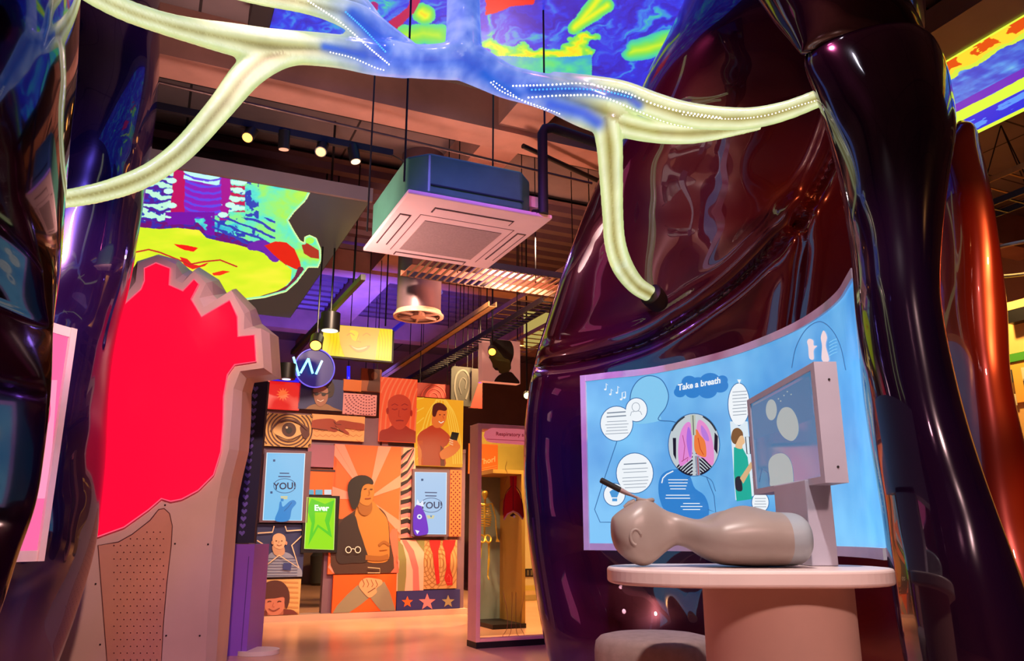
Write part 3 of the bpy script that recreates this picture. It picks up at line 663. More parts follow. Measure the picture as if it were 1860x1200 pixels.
# black collar where the falling branch enters the lung
pe = onY(1184, 536, HY-.02); d = Vector((.62, .74, -.28)).normalized(); mb = MB()
ring = MB(); ring.tube([pe-d*.03, pe-d*.02, pe+d*.03, pe+d*.16], [.070, .082, .086, .08], dark_m, 28)
ring.build('collar', rl, smooth=True)['label'] = 'black collar'

# ================================================================== BLUE BREATHING PANEL (curved light box)
ZT, ZB = 1.0, 1.0
def zrat(y): v = (600-y)/FPX; return (sp+v*cp)/(cp-v*sp)
HP = 1.15; ZPB = EYE + zrat(1004)*5.0; 
ztop = .845+HP; zbot = .845
top_px = [(1060, 685), (1110, 679), (1175, 672), (1240, 660), (1310, 643), (1370, 623), (1440, 593), (1490, 563), (1525, 533), (1543, 505)]
plan = [onz(x, y, ztop) for x, y in top_px]
plan = [Vector((p[0], p[1])) for p in spline([(p.x, p.y) for p in plan], 60)]
ext = plan[-1] + (plan[-1]-plan[-3])*1.5; plan.append(ext)
def on_plan(x, y, plan=plan):
    r = ray(x, y)
    best = None
    for i in range(len(plan)-1):
        a, b = plan[i], plan[i+1]
        A2 = plan[0]+(plan[0]-plan[1])*40 if i == 0 else a; B2 = plan[-1]+(plan[-1]-plan[-2])*40 if i == len(plan)-2 else b
        d = B2-A2; den = r.x*d.y-r.y*d.x
        if abs(den) < 1e-9: continue
        t = (A2.x*d.y-A2.y*d.x)/den; s_ = (A2.x*r.y-A2.y*r.x)/den
        if t > 0 and -1e-6 <= s_ <= 1+1e-6 and (best is None or t < best): best = t
    return CAM + r*(best or 5.0)
def curved_panel(par, plan, z0, z1, back, thick, name, m, in_=0.0):
    N = len(plan); v = []
    nrm = []
    for i in range(N):
        t = (plan[min(i+1, N-1)]-plan[max(i-1, 0)]); nn = Vector((-t.y, t.x)).normalized(); nrm.append(nn if nn.y > 0 else nn)
    for i in range(N):
        f = plan[i]+nrm[i]*back; b = f+nrm[i]*thick
        v += [(f.x, f.y, z0), (f.x, f.y, z1), (b.x, b.y, z1), (b.x, b.y, z0)]
    F = [(4*i+a, 4*i+(a+1) % 4, 4*i+4+(a+1) % 4, 4*i+4+a) for i in range(N-1) for a in range(4)] + [(0, 1, 2, 3), (4*N-4, 4*N-1, 4*N-2, 4*N-3)]
    return mk(name, v, F, m, par)
grey_fr = pm('grey_aluminium', 'd2d2de', .4, .1, .06, 8)
bp = thing('lightbox_panel', (plan[20].x, plan[20].y, zbot), 'curved bright blue breathing light panel with round text bubbles, set against the dark lung', 'panel')
def blue_mat():
    m = bpy.data.materials.new('blue_backlit_print'); m.use_nodes = True; nt = m.node_tree; p = nt.nodes['Principled BSDF']
    tc = nt.nodes.new('ShaderNodeTexCoord'); nz = nt.nodes.new('ShaderNodeTexNoise'); nz.inputs['Scale'].default_value = 1.6; nz.inputs['Detail'].default_value = 3
    r = nt.nodes.new('ShaderNodeValToRGB'); r.color_ramp.elements[0].position = .36; r.color_ramp.elements[1].position = .66
    r.color_ramp.elements[0].color = (*srgb('3f93d8'), 1); r.color_ramp.elements[1].color = (*srgb('79c4f2'), 1)
    nt.links.new(tc.outputs['Object'], nz.inputs['Vector']); nt.links.new(nz.outputs['Fac'], r.inputs['Fac']); nt.links.new(r.outputs['Color'], p.inputs['Emission Color'])
    p.inputs['Emission Strength'].default_value = 1; p.inputs['Base Color'].default_value = (.05, .06, .08, 1); p.inputs['Roughness'].default_value = .25
    return m
blue_m = blue_mat()
curved_panel(bp, plan, zbot+.03, ztop-.03, 0, .05, 'light_face', blue_m)
for z0, z1 in ((zbot-.012, zbot+.032), (ztop-.032, ztop+.012)): curved_panel(bp, plan, z0, z1, -.012, .07, 'frame_rail', grey_fr)
e0, e1 = plan[0], plan[1]; dd = (e1-e0).normalized(); nn = Vector((-dd.y, dd.x))
mb = MB(); c0 = e0+dd*.0; mb.box((c0.x+nn.x*.02, c0.y+nn.y*.02, (zbot+ztop)/2), (dd.x*.02, dd.y*.02, 0), (nn.x*.036, nn.y*.036, 0), (0, 0, (ztop-zbot)/2+.012), grey_fr); mb.build('frame_post', bp)
PP = Print(on_plan, .0022); SUB = 22
W_ = glow('f4faff', .95); G_ = glow('8a9aac', .8); OUT = glow('3a74b4', .8); LB = glow('86ccf4', .95); MB2 = glow('4a9fe2', .9); DB = glow('2e86d6', .9); NV = glow('16203a', .5)
def bubble(cx, cy, rx, ry=None, fill=W_): PP.poly(circ(cx, cy, rx+1.4, (ry or rx)+1.4), OUT, 2, sub=SUB); PP.poly(circ(cx, cy, rx, ry or rx), fill, 3, sub=SUB)
# pale head outline behind the notes
hd = [(1146, 735), (1146, 715), (1155, 695), (1180, 683), (1204, 692), (1213, 715), (1210, 740), (1198, 758), (1198, 764), (1230, 765), (1300, 764), (1330, 850), (1330, 940), (1300, 960), (1100, 990), (1080, 940), (1120, 800), (1150, 770)]
PP.poly([(1146, 735), (1147, 712), (1160, 690), (1180, 683), (1200, 690), (1213, 712), (1212, 735), (1199, 752), (1198, 764), (1150, 768)], LB, 1, smooth=True, n=40, sub=SUB)
PP.stroke([(1143, 740), (1147, 710), (1160, 690), (1180, 682), (1202, 690), (1214, 715), (1210, 738), (1198, 755), (1198, 763), (1225, 766), (1250, 778)], 1.6, OUT, 2, smooth=True, n=60)
PP.stroke([(1121, 800), (1094, 880), (1080, 925), (1090, 948), (1110, 948)], 1.4, OUT, 2); PP.stroke([(1283, 865), (1297, 900), (1300, 930), (1286, 925)], 1.4, OUT, 2)
# cloud and headline
for cx, cy, r in ((1240, 706, 13), (1252, 694, 14), (1268, 700, 18), (1290, 694, 20), (1308, 700, 15), (1285, 708, 18), (1258, 710, 15), (1312, 690, 10), (1235, 712, 11)): PP.poly(circ(cx, cy, r, r*.85), DB, 1, sub=SUB)
PP.text('Take a breath', 1270, 702, 14.6, W_, 6, dx=(.95, -.17), dy=(.02, -1.08), bold=.03)
# bubbles
bubble(1156, 744, 19, 21); bubble(1120, 769, 29, 31); PP.stroke(circ(1155, 739, 7, 8), .9, G_, 5, closed=True); PP.stroke([(1145, 755), (1147, 748), (1152, 747)], .9, G_, 5); PP.stroke([(1166, 753), (1163, 747), (1159, 746)], .9, G_, 5)
PP.L = 8
PP.lines(1101, 1138, 750, 7, 2, 2.2, G_, -.07); PP.lines(1099, 1142, 766, 5.5, 5, 1, G_, -.05)
bubble(1153, 859, 33, 36); PP.lines(1130, 1177, 843, 7, 1, 2, G_, -.05); PP.lines(1130, 1177, 852, 6, 2, 1, G_, -.05); PP.lines(1130, 1178, 868, 6, 4, 1, G_, -.05)
bubble(1116, 898, 19, 20); PP.poly([(1107, 893), (1112, 889), (1120, 889), (1125, 893), (1121, 903), (1111, 903)], MB2, 5, sub=SUB); PP.poly([(1112, 905), (1121, 905), (1121, 910), (1112, 910)], MB2, 5)
# body of darker text cloud
PP.poly([(1196, 880), (1202, 862), (1218, 853), (1240, 853), (1254, 866), (1262, 886), (1280, 900), (1288, 925), (1280, 945), (1240, 945), (1210, 930), (1198, 905)], DB, 1, smooth=True, n=40, sub=SUB)
PP.lines(1213, 1250, 871, 5.5, 4, 1.5, W_, 0); PP.lines(1206, 1256, 899, 5.5, 2, 1.5, W_, 0); PP.lines(1236, 1276, 914, 5.5, 3, 1.5, W_, 0)
PP.stroke([(1202, 877), (1204, 868), (1211, 861), (1223, 855)], 2.0, W_, 5)
# music notes
for x_, y_, h_ in ((1101, 707, 11), (1110, 716, 10), (1122, 713, 12)):
    PP.stroke([(x_, y_), (x_, y_-h_), (x_+3, y_-h_+3)], 1.1, W_, 3); PP.poly(circ(x_-1.6, y_, 2.1, 1.7), W_, 3)
PP.stroke([(1130, 725), (1130, 713), (1136, 711), (1136, 722)], 1.6, W_, 3); PP.poly(circ(1128, 725, 2.2, 1.8), W_, 3); PP.poly(circ(1134, 722, 2.2, 1.8), W_, 3)
# round picture of the chest
cx, cy, RX, RY = 1260.5, 807.5, 46, 56
PP.poly(circ(cx, cy, RX+1.5, RY+1.5, 40), OUT, 2, sub=SUB); PP.poly(circ(cx, cy, RX, RY, 40), glow('c8d4da', .9), 3, sub=SUB)
def clipc(pts):
    o = []
    for px, py in pts:
        d = math.hypot((px-cx)/RX, (py-cy)/RY)
        if d > .985: px = cx+(px-cx)/d*.985; py = cy+(py-cy)/d*.985
        o.append((px, py))
    return o
for k in range(7):
    o_ = k*6.5
    PP.stroke(clipc([tuple(q) for q in spline([(1258, 822+o_), (1246, 832+o_), (1232, 846+o_), (1222, 858+o_)], 12)]), 2.8, NV, 4)
    PP.stroke(clipc([tuple(q) for q in spline([(1264, 822+o_), (1276, 832+o_), (1290, 846+o_), (1300, 858+o_)], 12)]), 2.8, NV, 4)
for k in range(6):
    PP.stroke(clipc([(1216+k*2, 780-k*4), (1222+k*4, 762-k*2)]), 2.6, glow('30404a', .7), 4); PP.stroke(clipc([(1304-k*2, 780-k*4), (1298-k*4, 762-k*2)]), 2.6, glow('30404a', .7), 4)
PP.poly([(1222, 795), (1228, 795), (1228, 835), (1223, 825)], NV, 4); PP.poly([(1298, 785), (1304, 792), (1303, 825), (1297, 815)], NV, 4)
PP.poly([(1246, 768), (1254, 768), (1257, 790), (1257, 828), (1250, 838), (1236, 846), (1232, 828), (1233, 800), (1238, 780)], glow('e48ad8', .95), 5, smooth=True, sub=SUB)
PP.poly([(1268, 764), (1278, 766), (1288, 780), (1295, 805), (1297, 835), (1292, 845), (1278, 832), (1266, 826), (1264, 790)], glow('e890d0', .95), 5, smooth=True, sub=SUB)
PP.poly([(1250, 775), (1256, 790), (1256, 825), (1252, 828), (1247, 800)], glow('b070e8', .9), 6, smooth=True); PP.poly([(1274, 772), (1284, 785), (1288, 800), (1280, 798), (1274, 786)], glow('c080e4', .9), 6, smooth=True)
PP.stroke([(1240, 790), (1244, 810), (1241, 835)], 1.2, glow('c05090', .8), 7); PP.stroke([(1238, 838), (1250, 830), (1248, 838)], 1.2, glow('b03070', .8), 7)
PP.poly([(1262, 785), (1266, 780), (1272, 790), (1280, 800), (1283, 818), (1281, 830), (1266, 824), (1261, 812)], glow('f08040', .95), 8, smooth=True, sub=SUB); PP.stroke([(1268, 795), (1272, 815), (1278, 826)], 1.4, glow('d04820', .9), 9)
PP.poly([(1254, 753), (1263, 753), (1264, 790), (1256, 790)], glow('d0d8c8', .8), 9); PP.stroke([(1258.5, 754), (1260, 790)], 1.5, glow('50605a', .6), 10)
PP.poly([(1262, 828), (1270, 828), (1272, 863), (1265, 863)], glow('9aa0b8', .8), 6); PP.stroke([(1267, 830), (1269, 862)], 1.6, glow('d06060', .8), 7)
# person printed beside the monitor
bubble(1342, 734, 19, 38); PP.lines(1330, 1357, 712, 6, 8, 1.1, G_, -.08, .15); PP.poly([(1339, 689), (1346, 689), (1343, 697)], W_, 4)
PP.poly([(1326, 765), (1358, 765), (1370, 900), (1336, 908)], glow('dfeef8', .95), 2, sub=SUB)
PP.poly([(1328, 792), (1332, 780), (1341, 777), (1349, 785), (1349, 798), (1344, 806), (1334, 806), (1329, 800)], glow('8a6038', .8), 5, smooth=True)
PP.poly([(1344, 792), (1350, 792), (1353, 803), (1349, 808), (1347, 815), (1336, 812), (1338, 803)], glow('ecc090', .95), 6, smooth=True)
PP.poly([(1333, 812), (1348, 812), (1358, 830), (1364, 880), (1366, 906), (1338, 910), (1333, 860)], glow('14b8a4', .85), 4)
PP.poly([(1336, 868), (1346, 866), (1350, 888), (1342, 892), (1336, 886)], glow('2c3440', .6), 5, smooth=True); PP.poly([(1344, 868), (1364, 838), (1368, 846), (1350, 878)], glow('e0b888', .9), 6)
PP.stroke([(1354, 793), (1361, 793), (1363, 824), (1357, 824)], 1.6, NV, 7, closed=True); PP.stroke([(1368, 800), (1373, 830), (1368, 868)], 2.4, NV, 6, smooth=True)
bubble(1381, 912, 15, 18); PP.lines(1370, 1392, 905, 5, 4, 1, G_, 0)
# tall arch with the pair of hands, lower arch outlines
PP.stroke([(1438, 668), (1446, 630), (1465, 597), (1490, 584), (1512, 600), (1527, 630), (1536, 672)], 1.6, OUT, 2, smooth=True)
PP.poly([(1470, 650), (1468, 630), (1466, 620), (1470, 615), (1477, 618), (1478, 627), (1484, 628), (1478, 636), (1478, 652)], glow('f4d8dc', .95), 3, smooth=True)
PP.poly([(1493, 654), (1493, 628), (1491, 612), (1496, 600), (1502, 612), (1500, 628), (1506, 654)], glow('f4d8dc', .95), 3, smooth=True)
for k in range(5): PP.stroke([(1506, 622+k*6), (1514, 617+k*6), (1520, 615+k*6)], 1.2, LB, 3)
PP.stroke([(1240, 875), (1262, 862), (1290, 870), (1300, 892)], 1.2, OUT, 2, smooth=True)
PP.build('printed_graphics', bp)

# ================================================================== PINK PANEL in the left lung
pk = thing('lightbox_panel', (-2.35, 3.9, .8), 'tilted looking bright pink light panel with white frame, half hidden behind the black lung edge', 'panel')
zt2, zb2 = EYE+4.0*zrat(600), EYE+4.0*zrat(1015)
pe_ = onz(124, 600, zt2); pl2 = [Vector((pe_.x+.02, pe_.y))]
for k in range(1, 14): a = k/13; pl2.append(Vector((pe_.x-.15*a-1.0*a*a*.5, pe_.y-1.3*a)))
pl2 = pl2[::-1]
pink_m = glow('ff6aa6', 1.0); 
curved_panel(pk, pl2, zb2+.03, zt2-.03, 0, .04, 'light_face', pink_m)
for z0, z1 in ((zb2-.01, zb2+.04), (zt2-.04, zt2+.01)): curved_panel(pk, pl2, z0, z1, -.008, .05, 'frame_rail', pm('white_frame', 'e8c8cc', .4, 0, .05, 6))
e0 = pl2[-1]; mb = MB(); dd = (pl2[-1]-pl2[-2]).normalized(); nn = Vector((-dd.y, dd.x)); mb.box((e0.x, e0.y, (zb2+zt2)/2), (dd.x*.018, dd.y*.018, 0), (nn.x*.016, nn.y*.016, 0), (0, 0, (zt2-zb2)/2+.01), _M['white_frame']); mb.build('frame_post', pk)
P2 = Print(lambda x, y: on_plan(x, y, pl2), .002)
P2.poly([(60, 690), (104, 690), (88, 905), (30, 905), (30, 700)], glow('ff9cc4', 1), 1, sub=20)
P2.poly(circ(62, 742, 30, 52), glow('f04a90', 1), 2, sub=20); P2.poly(circ(60, 735, 18, 28), glow('f0d8c0', 1), 3, sub=20); P2.poly(circ(64, 748, 10, 12), glow('f03848', 1), 4)
P2.poly(circ(34, 872, 23, 32), glow('f04a90', 1), 2, sub=20); P2.lines(28, 44, 866, 7, 2, 1.6, glow('ffc8dc', 1), 0)
P2.build('printed_graphics', pk)

# ================================================================== TABLE, MANNEQUIN, MONITOR, STOOL
tab_m = pm('table_laminate', 'e2cfc8', .35, 0, .05, 4); ped_m = pm('pedestal_laminate', 'c8a596', .5, 0, .08, 3)
TZ = .825; tx0, tx1, ty0, ty1 = .315, 1.205, 2.38, 3.0
tb_ = thing('exhibit_table', (.76, 2.7, 0), 'pale round cornered exhibit table carrying the grey mannequin, on a drum pedestal', 'table')
def rrect(x0, x1, y0, y1, r, n=10):
    o = []
    for cx_, cy_, a in ((x1-r, y1-r, 0), (x0+r, y1-r, 1), (x0+r, y0+r, 2), (x1-r, y0+r, 3)):
        for k in range(n+1): t = (a+k/n)*math.pi/2; o.append((cx_+r*math.cos(t), cy_+r*math.sin(t)))
    return o
o = slab([(x, y, TZ) for x, y in rrect(tx0, tx1, ty0, ty1, .28, 16)], (0, 0, -.05), tab_m, 'table_top', tb_)
b = o.modifiers.new('b', 'BEVEL'); b.width = .010; b.segments = 3; b.limit_method = 'ANGLE'; b.angle_limit = .9
mb = MB(); mb.tube([(.86, 2.7, 0), (.86, 2.7, TZ-.05)], .235, ped_m, 64); mb.build('pedestal', tb_, smooth=True)
# stool
st = thing('round_stool', (.70, 3.35, 0), 'round upholstered grey brown stool in front of the dark lung, left of the pedestal', 'stool')
px_ = onY(1188, 1150, 3.35).x; fab = pm('stool_fabric', '9c8078', .9, 0, .12, 30, .15)
st.location.x = px_; zt_ = EYE+3.35*zrat(1152)
mb = MB(); pr = [(.06, .20), (.08, .225), (.12, .235), (zt_-.06, .238), (zt_-.025, .232), (zt_-.008, .215), (zt_, .18), (zt_+.004, .001)]
mb.tube([(px_, 3.35, h) for h, r in pr], [r for h, r in pr], fab, 56); mb.build('cushion', st, smooth=True)
mb = MB(); mb.tube([(px_, 3.35, 0), (px_, 3.35, .06)], .19, dark_m, 40); mb.build('plinth', st, smooth=True)
# mannequin: one continuous body lofted along its length
YM = 2.68; man_m = pm('mannequin_vinyl', '988c84', .38, 0, .06, 5); man_g = pm('mannequin_rim', '9aa4aa', .4, 0, .04, 5)
sec = [(1110.5, 966, 960, .012), (1112, 980, 942, .04), (1118, 996, 934, .062), (1130, 1010, 925, .078), (1145, 1021, 916, .085), (1158, 1026, 909, .083), (1167, 1027, 907, .080), (1178, 1024, 907, .072), (1190, 1016, 912, .062), (1202, 1006, 921, .054), (1215, 996, 928, .052), (1228, 990, 932, .058), (1245, 994, 938, .085), (1262, 1003, 942, .125), (1278, 1013, 941, .155), (1292, 1020, 935, .17), (1308, 1025, 929, .175), (1330, 1027, 924.5, .178), (1352, 1028, 923, .178), (1375, 1028, 925, .176), (1395, 1028, 928, .172), (1415, 1027.5, 930, .17), (1436, 1026, 931, .166), (1446, 1020, 936, .15), (1451, 1008, 945, .12), (1452, 990, 965, .03)]
Ssec = spline(sec, 90); v = []; nu = 56
for k, (x_, yb_, yt_, hw) in enumerate(Ssec):
    yc = YM + (0 if hw < .1 else 0)
    Bp = onY(x_, yb_, YM); Tp = onY(x_, yt_, YM); cz = (Bp.z+Tp.z)/2; hz = (Tp.z-Bp.z)/2; cx_ = (Bp.x+Tp.x)/2
    for q in range(nu):
        a = 2*math.pi*q/nu; ex = 2/2.35
        yy = hw*math.copysign(abs(math.cos(a))**ex, math.cos(a)); zz = hz*math.copysign(abs(math.sin(a))**ex, math.sin(a))
        s_ = 0
        if 1275 < x_ < 1400 and zz > 0 and yy < 0:   # collar bone and breast fold
            s_ = .010*math.exp(-((yy+.10-.0009*(x_-1290))/.03)**2)*math.sin((x_-1275)/125*math.pi)
        v.append((cx_+((1452-x_)*0), yc+yy, cz+zz+s_))
f = [(i*nu+k, i*nu+(k+1) % nu, (i+1)*nu+(k+1) % nu, (i+1)*nu+k) for i in range(89) for k in range(nu)]+[tuple(range(nu))[::-1], tuple(89*nu+k for k in range(nu))]
mi = [1 if Ssec[min(j//nu, 89)][0] > 1408 else 0 for j in range(len(f)-2)]+[0, 1]
zmin = min(p[2] for p in v); v = [(x_, y_, z_-zmin+TZ+.001) for x_, y_, z_ in v]; dz = -zmin+TZ+.001
mn = thing('training_mannequin', (.7, YM, TZ), 'smooth grey beige head and chest mannequin lying face up on the exhibit table', 'mannequin')
body = mk('body', v, f, [man_m, man_g], mn, mi, smooth=True)
# open mouth, nose, ear
def msh(name, m, fn): mb = MB(); fn(mb); return mb.build(name, mn, smooth=True)
pmo = onY(1172, 911, YM)+Vector((0, 0, dz)); 
rim = [pmo+Vector((math.cos(a)*.024, math.sin(a)*.022, .002+.004*abs(math.cos(a)))) for a in [k*math.pi/12 for k in range(25)]]
msh('lips', man_m, lambda mb: mb.tube(rim, .0075, man_m, 8, False)); msh('mouth_opening', dark_m, lambda mb: mb.tube([pmo+Vector((0, 0, -.01)), pmo+Vector((0, 0, .0045))], .022, pm('mouth_dark', '1c1412', .8), 20))
pn = onY(1150, 914, YM)+Vector((0, 0, dz)); msh('nose', man_m, lambda mb: mb.tube([pn+Vector((-.03, 0, -.012)), pn+Vector((-.012, 0, -.001)), pn+Vector((.0, 0, .004)), pn+Vector((.010, 0, -.008))], [.006, .010, .013, .007], man_m, 14))
pe2 = onY(1148, 975, YM)+Vector((0, -.080, dz)); msh('ear', man_m, lambda mb: mb.tube([pe2+Vector((math.cos(a)*.017, -.003, math.sin(a)*.024)) for a in [k*math.pi/8 for k in range(1, 13)]], .005, man_m, 8))
# black handled rod standing in the mouth
q0 = onY(1091, 871, YM-.02)+Vector((0, 0, dz*.6)); q1 = onY(1126, 889, YM-.01)+Vector((0, 0, dz*.7)); q2 = onY(1136, 894, YM-.01)+Vector((0, 0, dz*.7)); q3 = pmo+Vector((-.004, 0, .004))
rd = thing('handheld_wand', q3, 'black handled grey wand sticking out of the mouth of the mannequin', 'tool')
mb = MB(); mb.tube([q0, q0+(q1-q0)*.03, q1], [.0075, .0095, .0095], pm('black_rubber', '1a1c1c', .6, 0, .2, 40), 14); mb.build('handle', rd, smooth=True)
mb = MB(); mb.tube([q1, q2, q2+(q3-q2)*.35, q3], [.0085, .0075, .0045, .004], pm('grey_plastic', 'a08c8c', .35), 12); mb.build('shaft', rd, smooth=True)

# monitor on its post
mo = thing('exhibit_monitor', (1.03, 2.85, TZ), 'pale framed monitor on a post at the right end of the exhibit table', 'monitor')
XM = 1.0; mon_m = pm('monitor_housing', 'b2b0c0', .4, 0, .05, 5)
def onXM(x, y): return onX(x, y, XM)
TL, TR, BR_, BL = onXM(1355, 727), onXM(1475, 659), onXM(1503, 880), onXM(1371, 895)
y0, y1 = (TR.y+BR_.y)/2, (TL.y+BL.y)/2; z1 = (TR.z+TL.z)/2; z0 = (BR_.z+BL.z)/2
def mbx(mb, ya, yb, za, zb_, xa, xb, m): return mb.cbox(xa, xb, ya, yb, za, zb_, m)
mb = MB(); mbx(mb, y0, y1, z0, z1, XM+.012, XM+.075, mon_m); bw = .022
mbx(mb, y0, y1, z1-bw, z1, XM, XM+.012, mon_m); mbx(mb, y0, y1, z0, z0+bw, XM, XM+.012, mon_m); mbx(mb, y0, y0+bw*1.6, z0+bw, z1-bw, XM, XM+.012, mon_m); mbx(mb, y1-bw*1.6, y1, z0+bw, z1-bw, XM, XM+.012, mon_m)
mb.build('housing', mo)
mb = MB(); mbx(mb, y0+bw*1.6, y1-bw*1.6, z0+bw, z1-bw, XM+.006, XM+.0115, pm('monitor_glass', '101418', .06, emit='4a86b4', es=.75)); mb.build('screen', mo)
PM = Print(lambda x, y: onX(x, y, XM+.006), .001)
gb = glow('b8c4c4', .75); gl = glow('7a8890', .6); gd = glow('3c74a8', .7)
PM.poly([(1362, 740), (1470, 682), (1478, 760), (1364, 800)], glow('4a80ae', .75), 1)
PM.poly(circ(1401, 744, 10, 19), gb, 2); PM.poly([(1411, 762), (1420, 742), (1436, 741), (1448, 760), (1450, 785), (1440, 800), (1425, 795), (1414, 780)], gb, 3, smooth=True)
PM.lines(1418, 1446, 752, 6, 7, 1, gl, -.1); PM.poly([(1398, 868), (1396, 840), (1406, 826), (1424, 824), (1437, 840), (1441, 872), (1436, 880), (1402, 884)], gb, 3, smooth=True); PM.lines(1405, 1434, 840, 6, 6, 1, gl, -.1)
for q in ((1418, 728), (1424, 718), (1430, 711), (1437, 716), (1414, 724)): PM.poly(circ(*q, 1.3), gb, 3)
PM.stroke([(1379, 875), (1384, 850), (1395, 858), (1398, 880)], 2, gd, 2)
PM.build('screen_graphics', mo)
mb = MB(); mb.cbox(XM-.012, XM+.075, 2.71, 3.04, TZ+.001, z0+.02, mon_m); mb.build('post', mo, bevel=.004)
for yy, zz in ((y0, z0+.05), (y0, z1-.06)):
    mb = MB(); mb.tube([(XM+.045, y0-.002, zz), (XM+.045, y0+.004, zz)], .004, dark_m, 12); mb.build('screw', mo)
# ================================================================== HEART EXHIBIT
YH = 5.8
Fp = [(120, 560), (225, 540), (246, 512), (250, 478), (284, 464), (320, 480), (319, 508), (331, 514), (352, 492), (374, 514), (362, 541), (370, 558), (420, 527), (444, 570), (443, 598), (474, 596), (479, 668), (436, 674), (424, 705), (420, 765), (416, 815), (402, 868), (395, 905), (385, 1000), (378, 1100), (374, 1190), (372, 1222), (60, 1222)]
Bp_ = [(120, 545), (228, 505), (240, 490), (250, 474), (288, 462), (325, 472), (345, 490), (350, 493), (362, 485), (398, 508), (412, 532), (420, 532), (429, 524), (465, 560), (476, 588), (506, 612), (511, 688), (462, 695), (457, 715), (456, 765), (452, 820), (440, 870), (433, 905), (427, 990), (420, 1090), (414, 1175), (412, 1196), (60, 1196)]
heart_m = pm('heart_casing', 'c9a89c', .45, 0, .06, 3)
ht = thing('heart_exhibit', onY(280, 1222, YH), 'tall pale casing with a glowing red jagged heart face, standing left of the picture wall', 'exhibit')
ht.location.z = 0
n = len(Fp); f_ = [onY(x, y, YH) for x, y in Fp]; m_ = [onY(x*.45+X*.55-2, y*.45+Y*.55, YH+.10) for (x, y), (X, Y) in zip(Fp, Bp_)]; b_ = [onY(x, y, YH+.55) for x, y in Bp_]
for L in (f_, m_, b_):
    for p in L: p.z = max(p.z, 0.0)
for L in (f_, m_, b_):
    for i in (-1, -2): L[i].z = 0
v = f_+m_+b_; F = [(i, (i+1) % n, n+(i+1) % n, n+i) for i in range(n)]+[(n+i, n+(i+1) % n, 2*n+(i+1) % n, 2*n+i) for i in range(n)]
F += [tuple(range(n))[::-1], tuple(range(2*n, 3*n))]
mk('casing', v, F, heart_m, ht)
red_o = [(120, 960), (120, 600), (200, 600), (215, 565), (228, 550), (256, 525), (262, 510), (262, 487), (283, 477), (309, 487), (307, 517), (332, 528), (352, 507), (361, 516), (347, 543), (366, 575), (417, 545), (431, 575), (432, 611), (462, 608), (465, 656), (426, 662), (413, 680), (406, 720), (405, 770), (401, 820), (388, 862), (360, 890), (330, 906), (310, 910), (293, 905), (270, 925), (225, 957), (178, 974)]
Hm = lambda x, y: onY(x, y, YH-.012)
red_m = pm('red_lit_acrylic', '400008', .25, emit='ff0a34', es=1.15)
mb = MB(); slab([Hm(x, y) for x, y in red_o], (0, .03, 0), red_m, 'lit_face', ht)
PH = Print(lambda x, y: onY(x, y, YH-.013), .003)
PH.stroke(red_o, 2.2, glow('ff5a78', 1), 1, closed=True); PH.build('face_edge', ht)['label'] = 'pink lit edge of the red face'
PG = Print(lambda x, y: onY(x, y, YH-.001), .002); slot = ink('5a3030'); gp = pm('grille_panel', 'c48a74', .55, 0, .06, 4)
grl = [(178, 990), (215, 984), (240, 970), (272, 945), (288, 925), (298, 923), (308, 932), (313, 955), (311, 990), (303, 1060), (297, 1130), (292, 1222), (196, 1222)]
PG.poly(grl, gp, 1); PG.stroke(grl, 1.6, slot, 2, closed=True)
for r_ in range(20):
    y_ = 966+r_*12.2; xs = np.arange(207, 300, 12)
    for x_ in xs:
        for dx_ in (0,):
            xx = x_+(6 if r_ % 2 else 0)
            if inpoly(np.array([xx]), np.array([y_]), [(205, 985), (245, 975), (290, 938), (303, 945), (303, 990), (288, 1230), (206, 1230)])[0]: PG.poly(circ(xx, y_, 1.3, n=8), slot, 3)
PG.build('speaker_grille', ht)
for sx, sy in ((300, 917), (318, 987), (378, 988), (302, 1154), (363, 1154), (174, 1060), (182, 1170)):
    p = onY(sx, sy, YH-.001); mb = MB(); mb.tube([p, p+Vector((0, -.004, 0))], .006, dark_m, 10); mb.build('screw', ht)

# banner of little hearts, purple cabinet, disc foot
YB = 6.75
bn = slab([onY(x, y, YB) for x, y in ((430, 700), (487, 692), (461, 986), (405, 986))], (0, .05, 0), pm('navy_board', '191338', .6, 0, .1, 6), 'heart_banner')
tag(bn, 'dark navy board with a column of small violet hearts beside the heart exhibit', 'board')
PB = Print(lambda x, y: onY(x, y, YB), .003); hv = ink('6a58b0')
for k in range(21):
    y_ = 706+k*13.1; x_ = 464-.083*(y_-706)-.00004*(y_-706)**2; s_ = 4.6
    PB.poly([(x_, y_+s_*1.1), (x_-s_*1.15, y_-s_*.1), (x_-s_*1.1, y_-s_*.8), (x_-s_*.5, y_-s_), (x_, y_-s_*.45), (x_+s_*.5, y_-s_), (x_+s_*1.1, y_-s_*.8), (x_+s_*1.15, y_-s_*.1)], hv, 1)
PB.build('printed_hearts', bn)
pc = slab([onY(x, y, YB) for x, y in ((400, 988), (463, 988), (447, 1194), (385, 1194))], (0, .4, 0), pm('purple_laminate', '8a52c8', .45, 0, .05, 3), 'purple_cabinet')
tag(pc, 'purple cabinet under the board of little hearts', 'cabinet')
PC = Print(lambda x, y: onY(x, y, YB), .003); PC.stroke([(452, 1010), (437, 1194)], 1.2, ink('4a2480'), 1); PC.build('door_seam', pc)
pf = onz(468, 1187, 0); mb = MB(); mb.tube([(pf.x, pf.y, .001), (pf.x, pf.y, .035)], .17, tab_m, 40); o = mb.build('floor_disc', smooth=True); tag(o, 'pale round disc foot on the floor beside the purple cabinet', 'base')

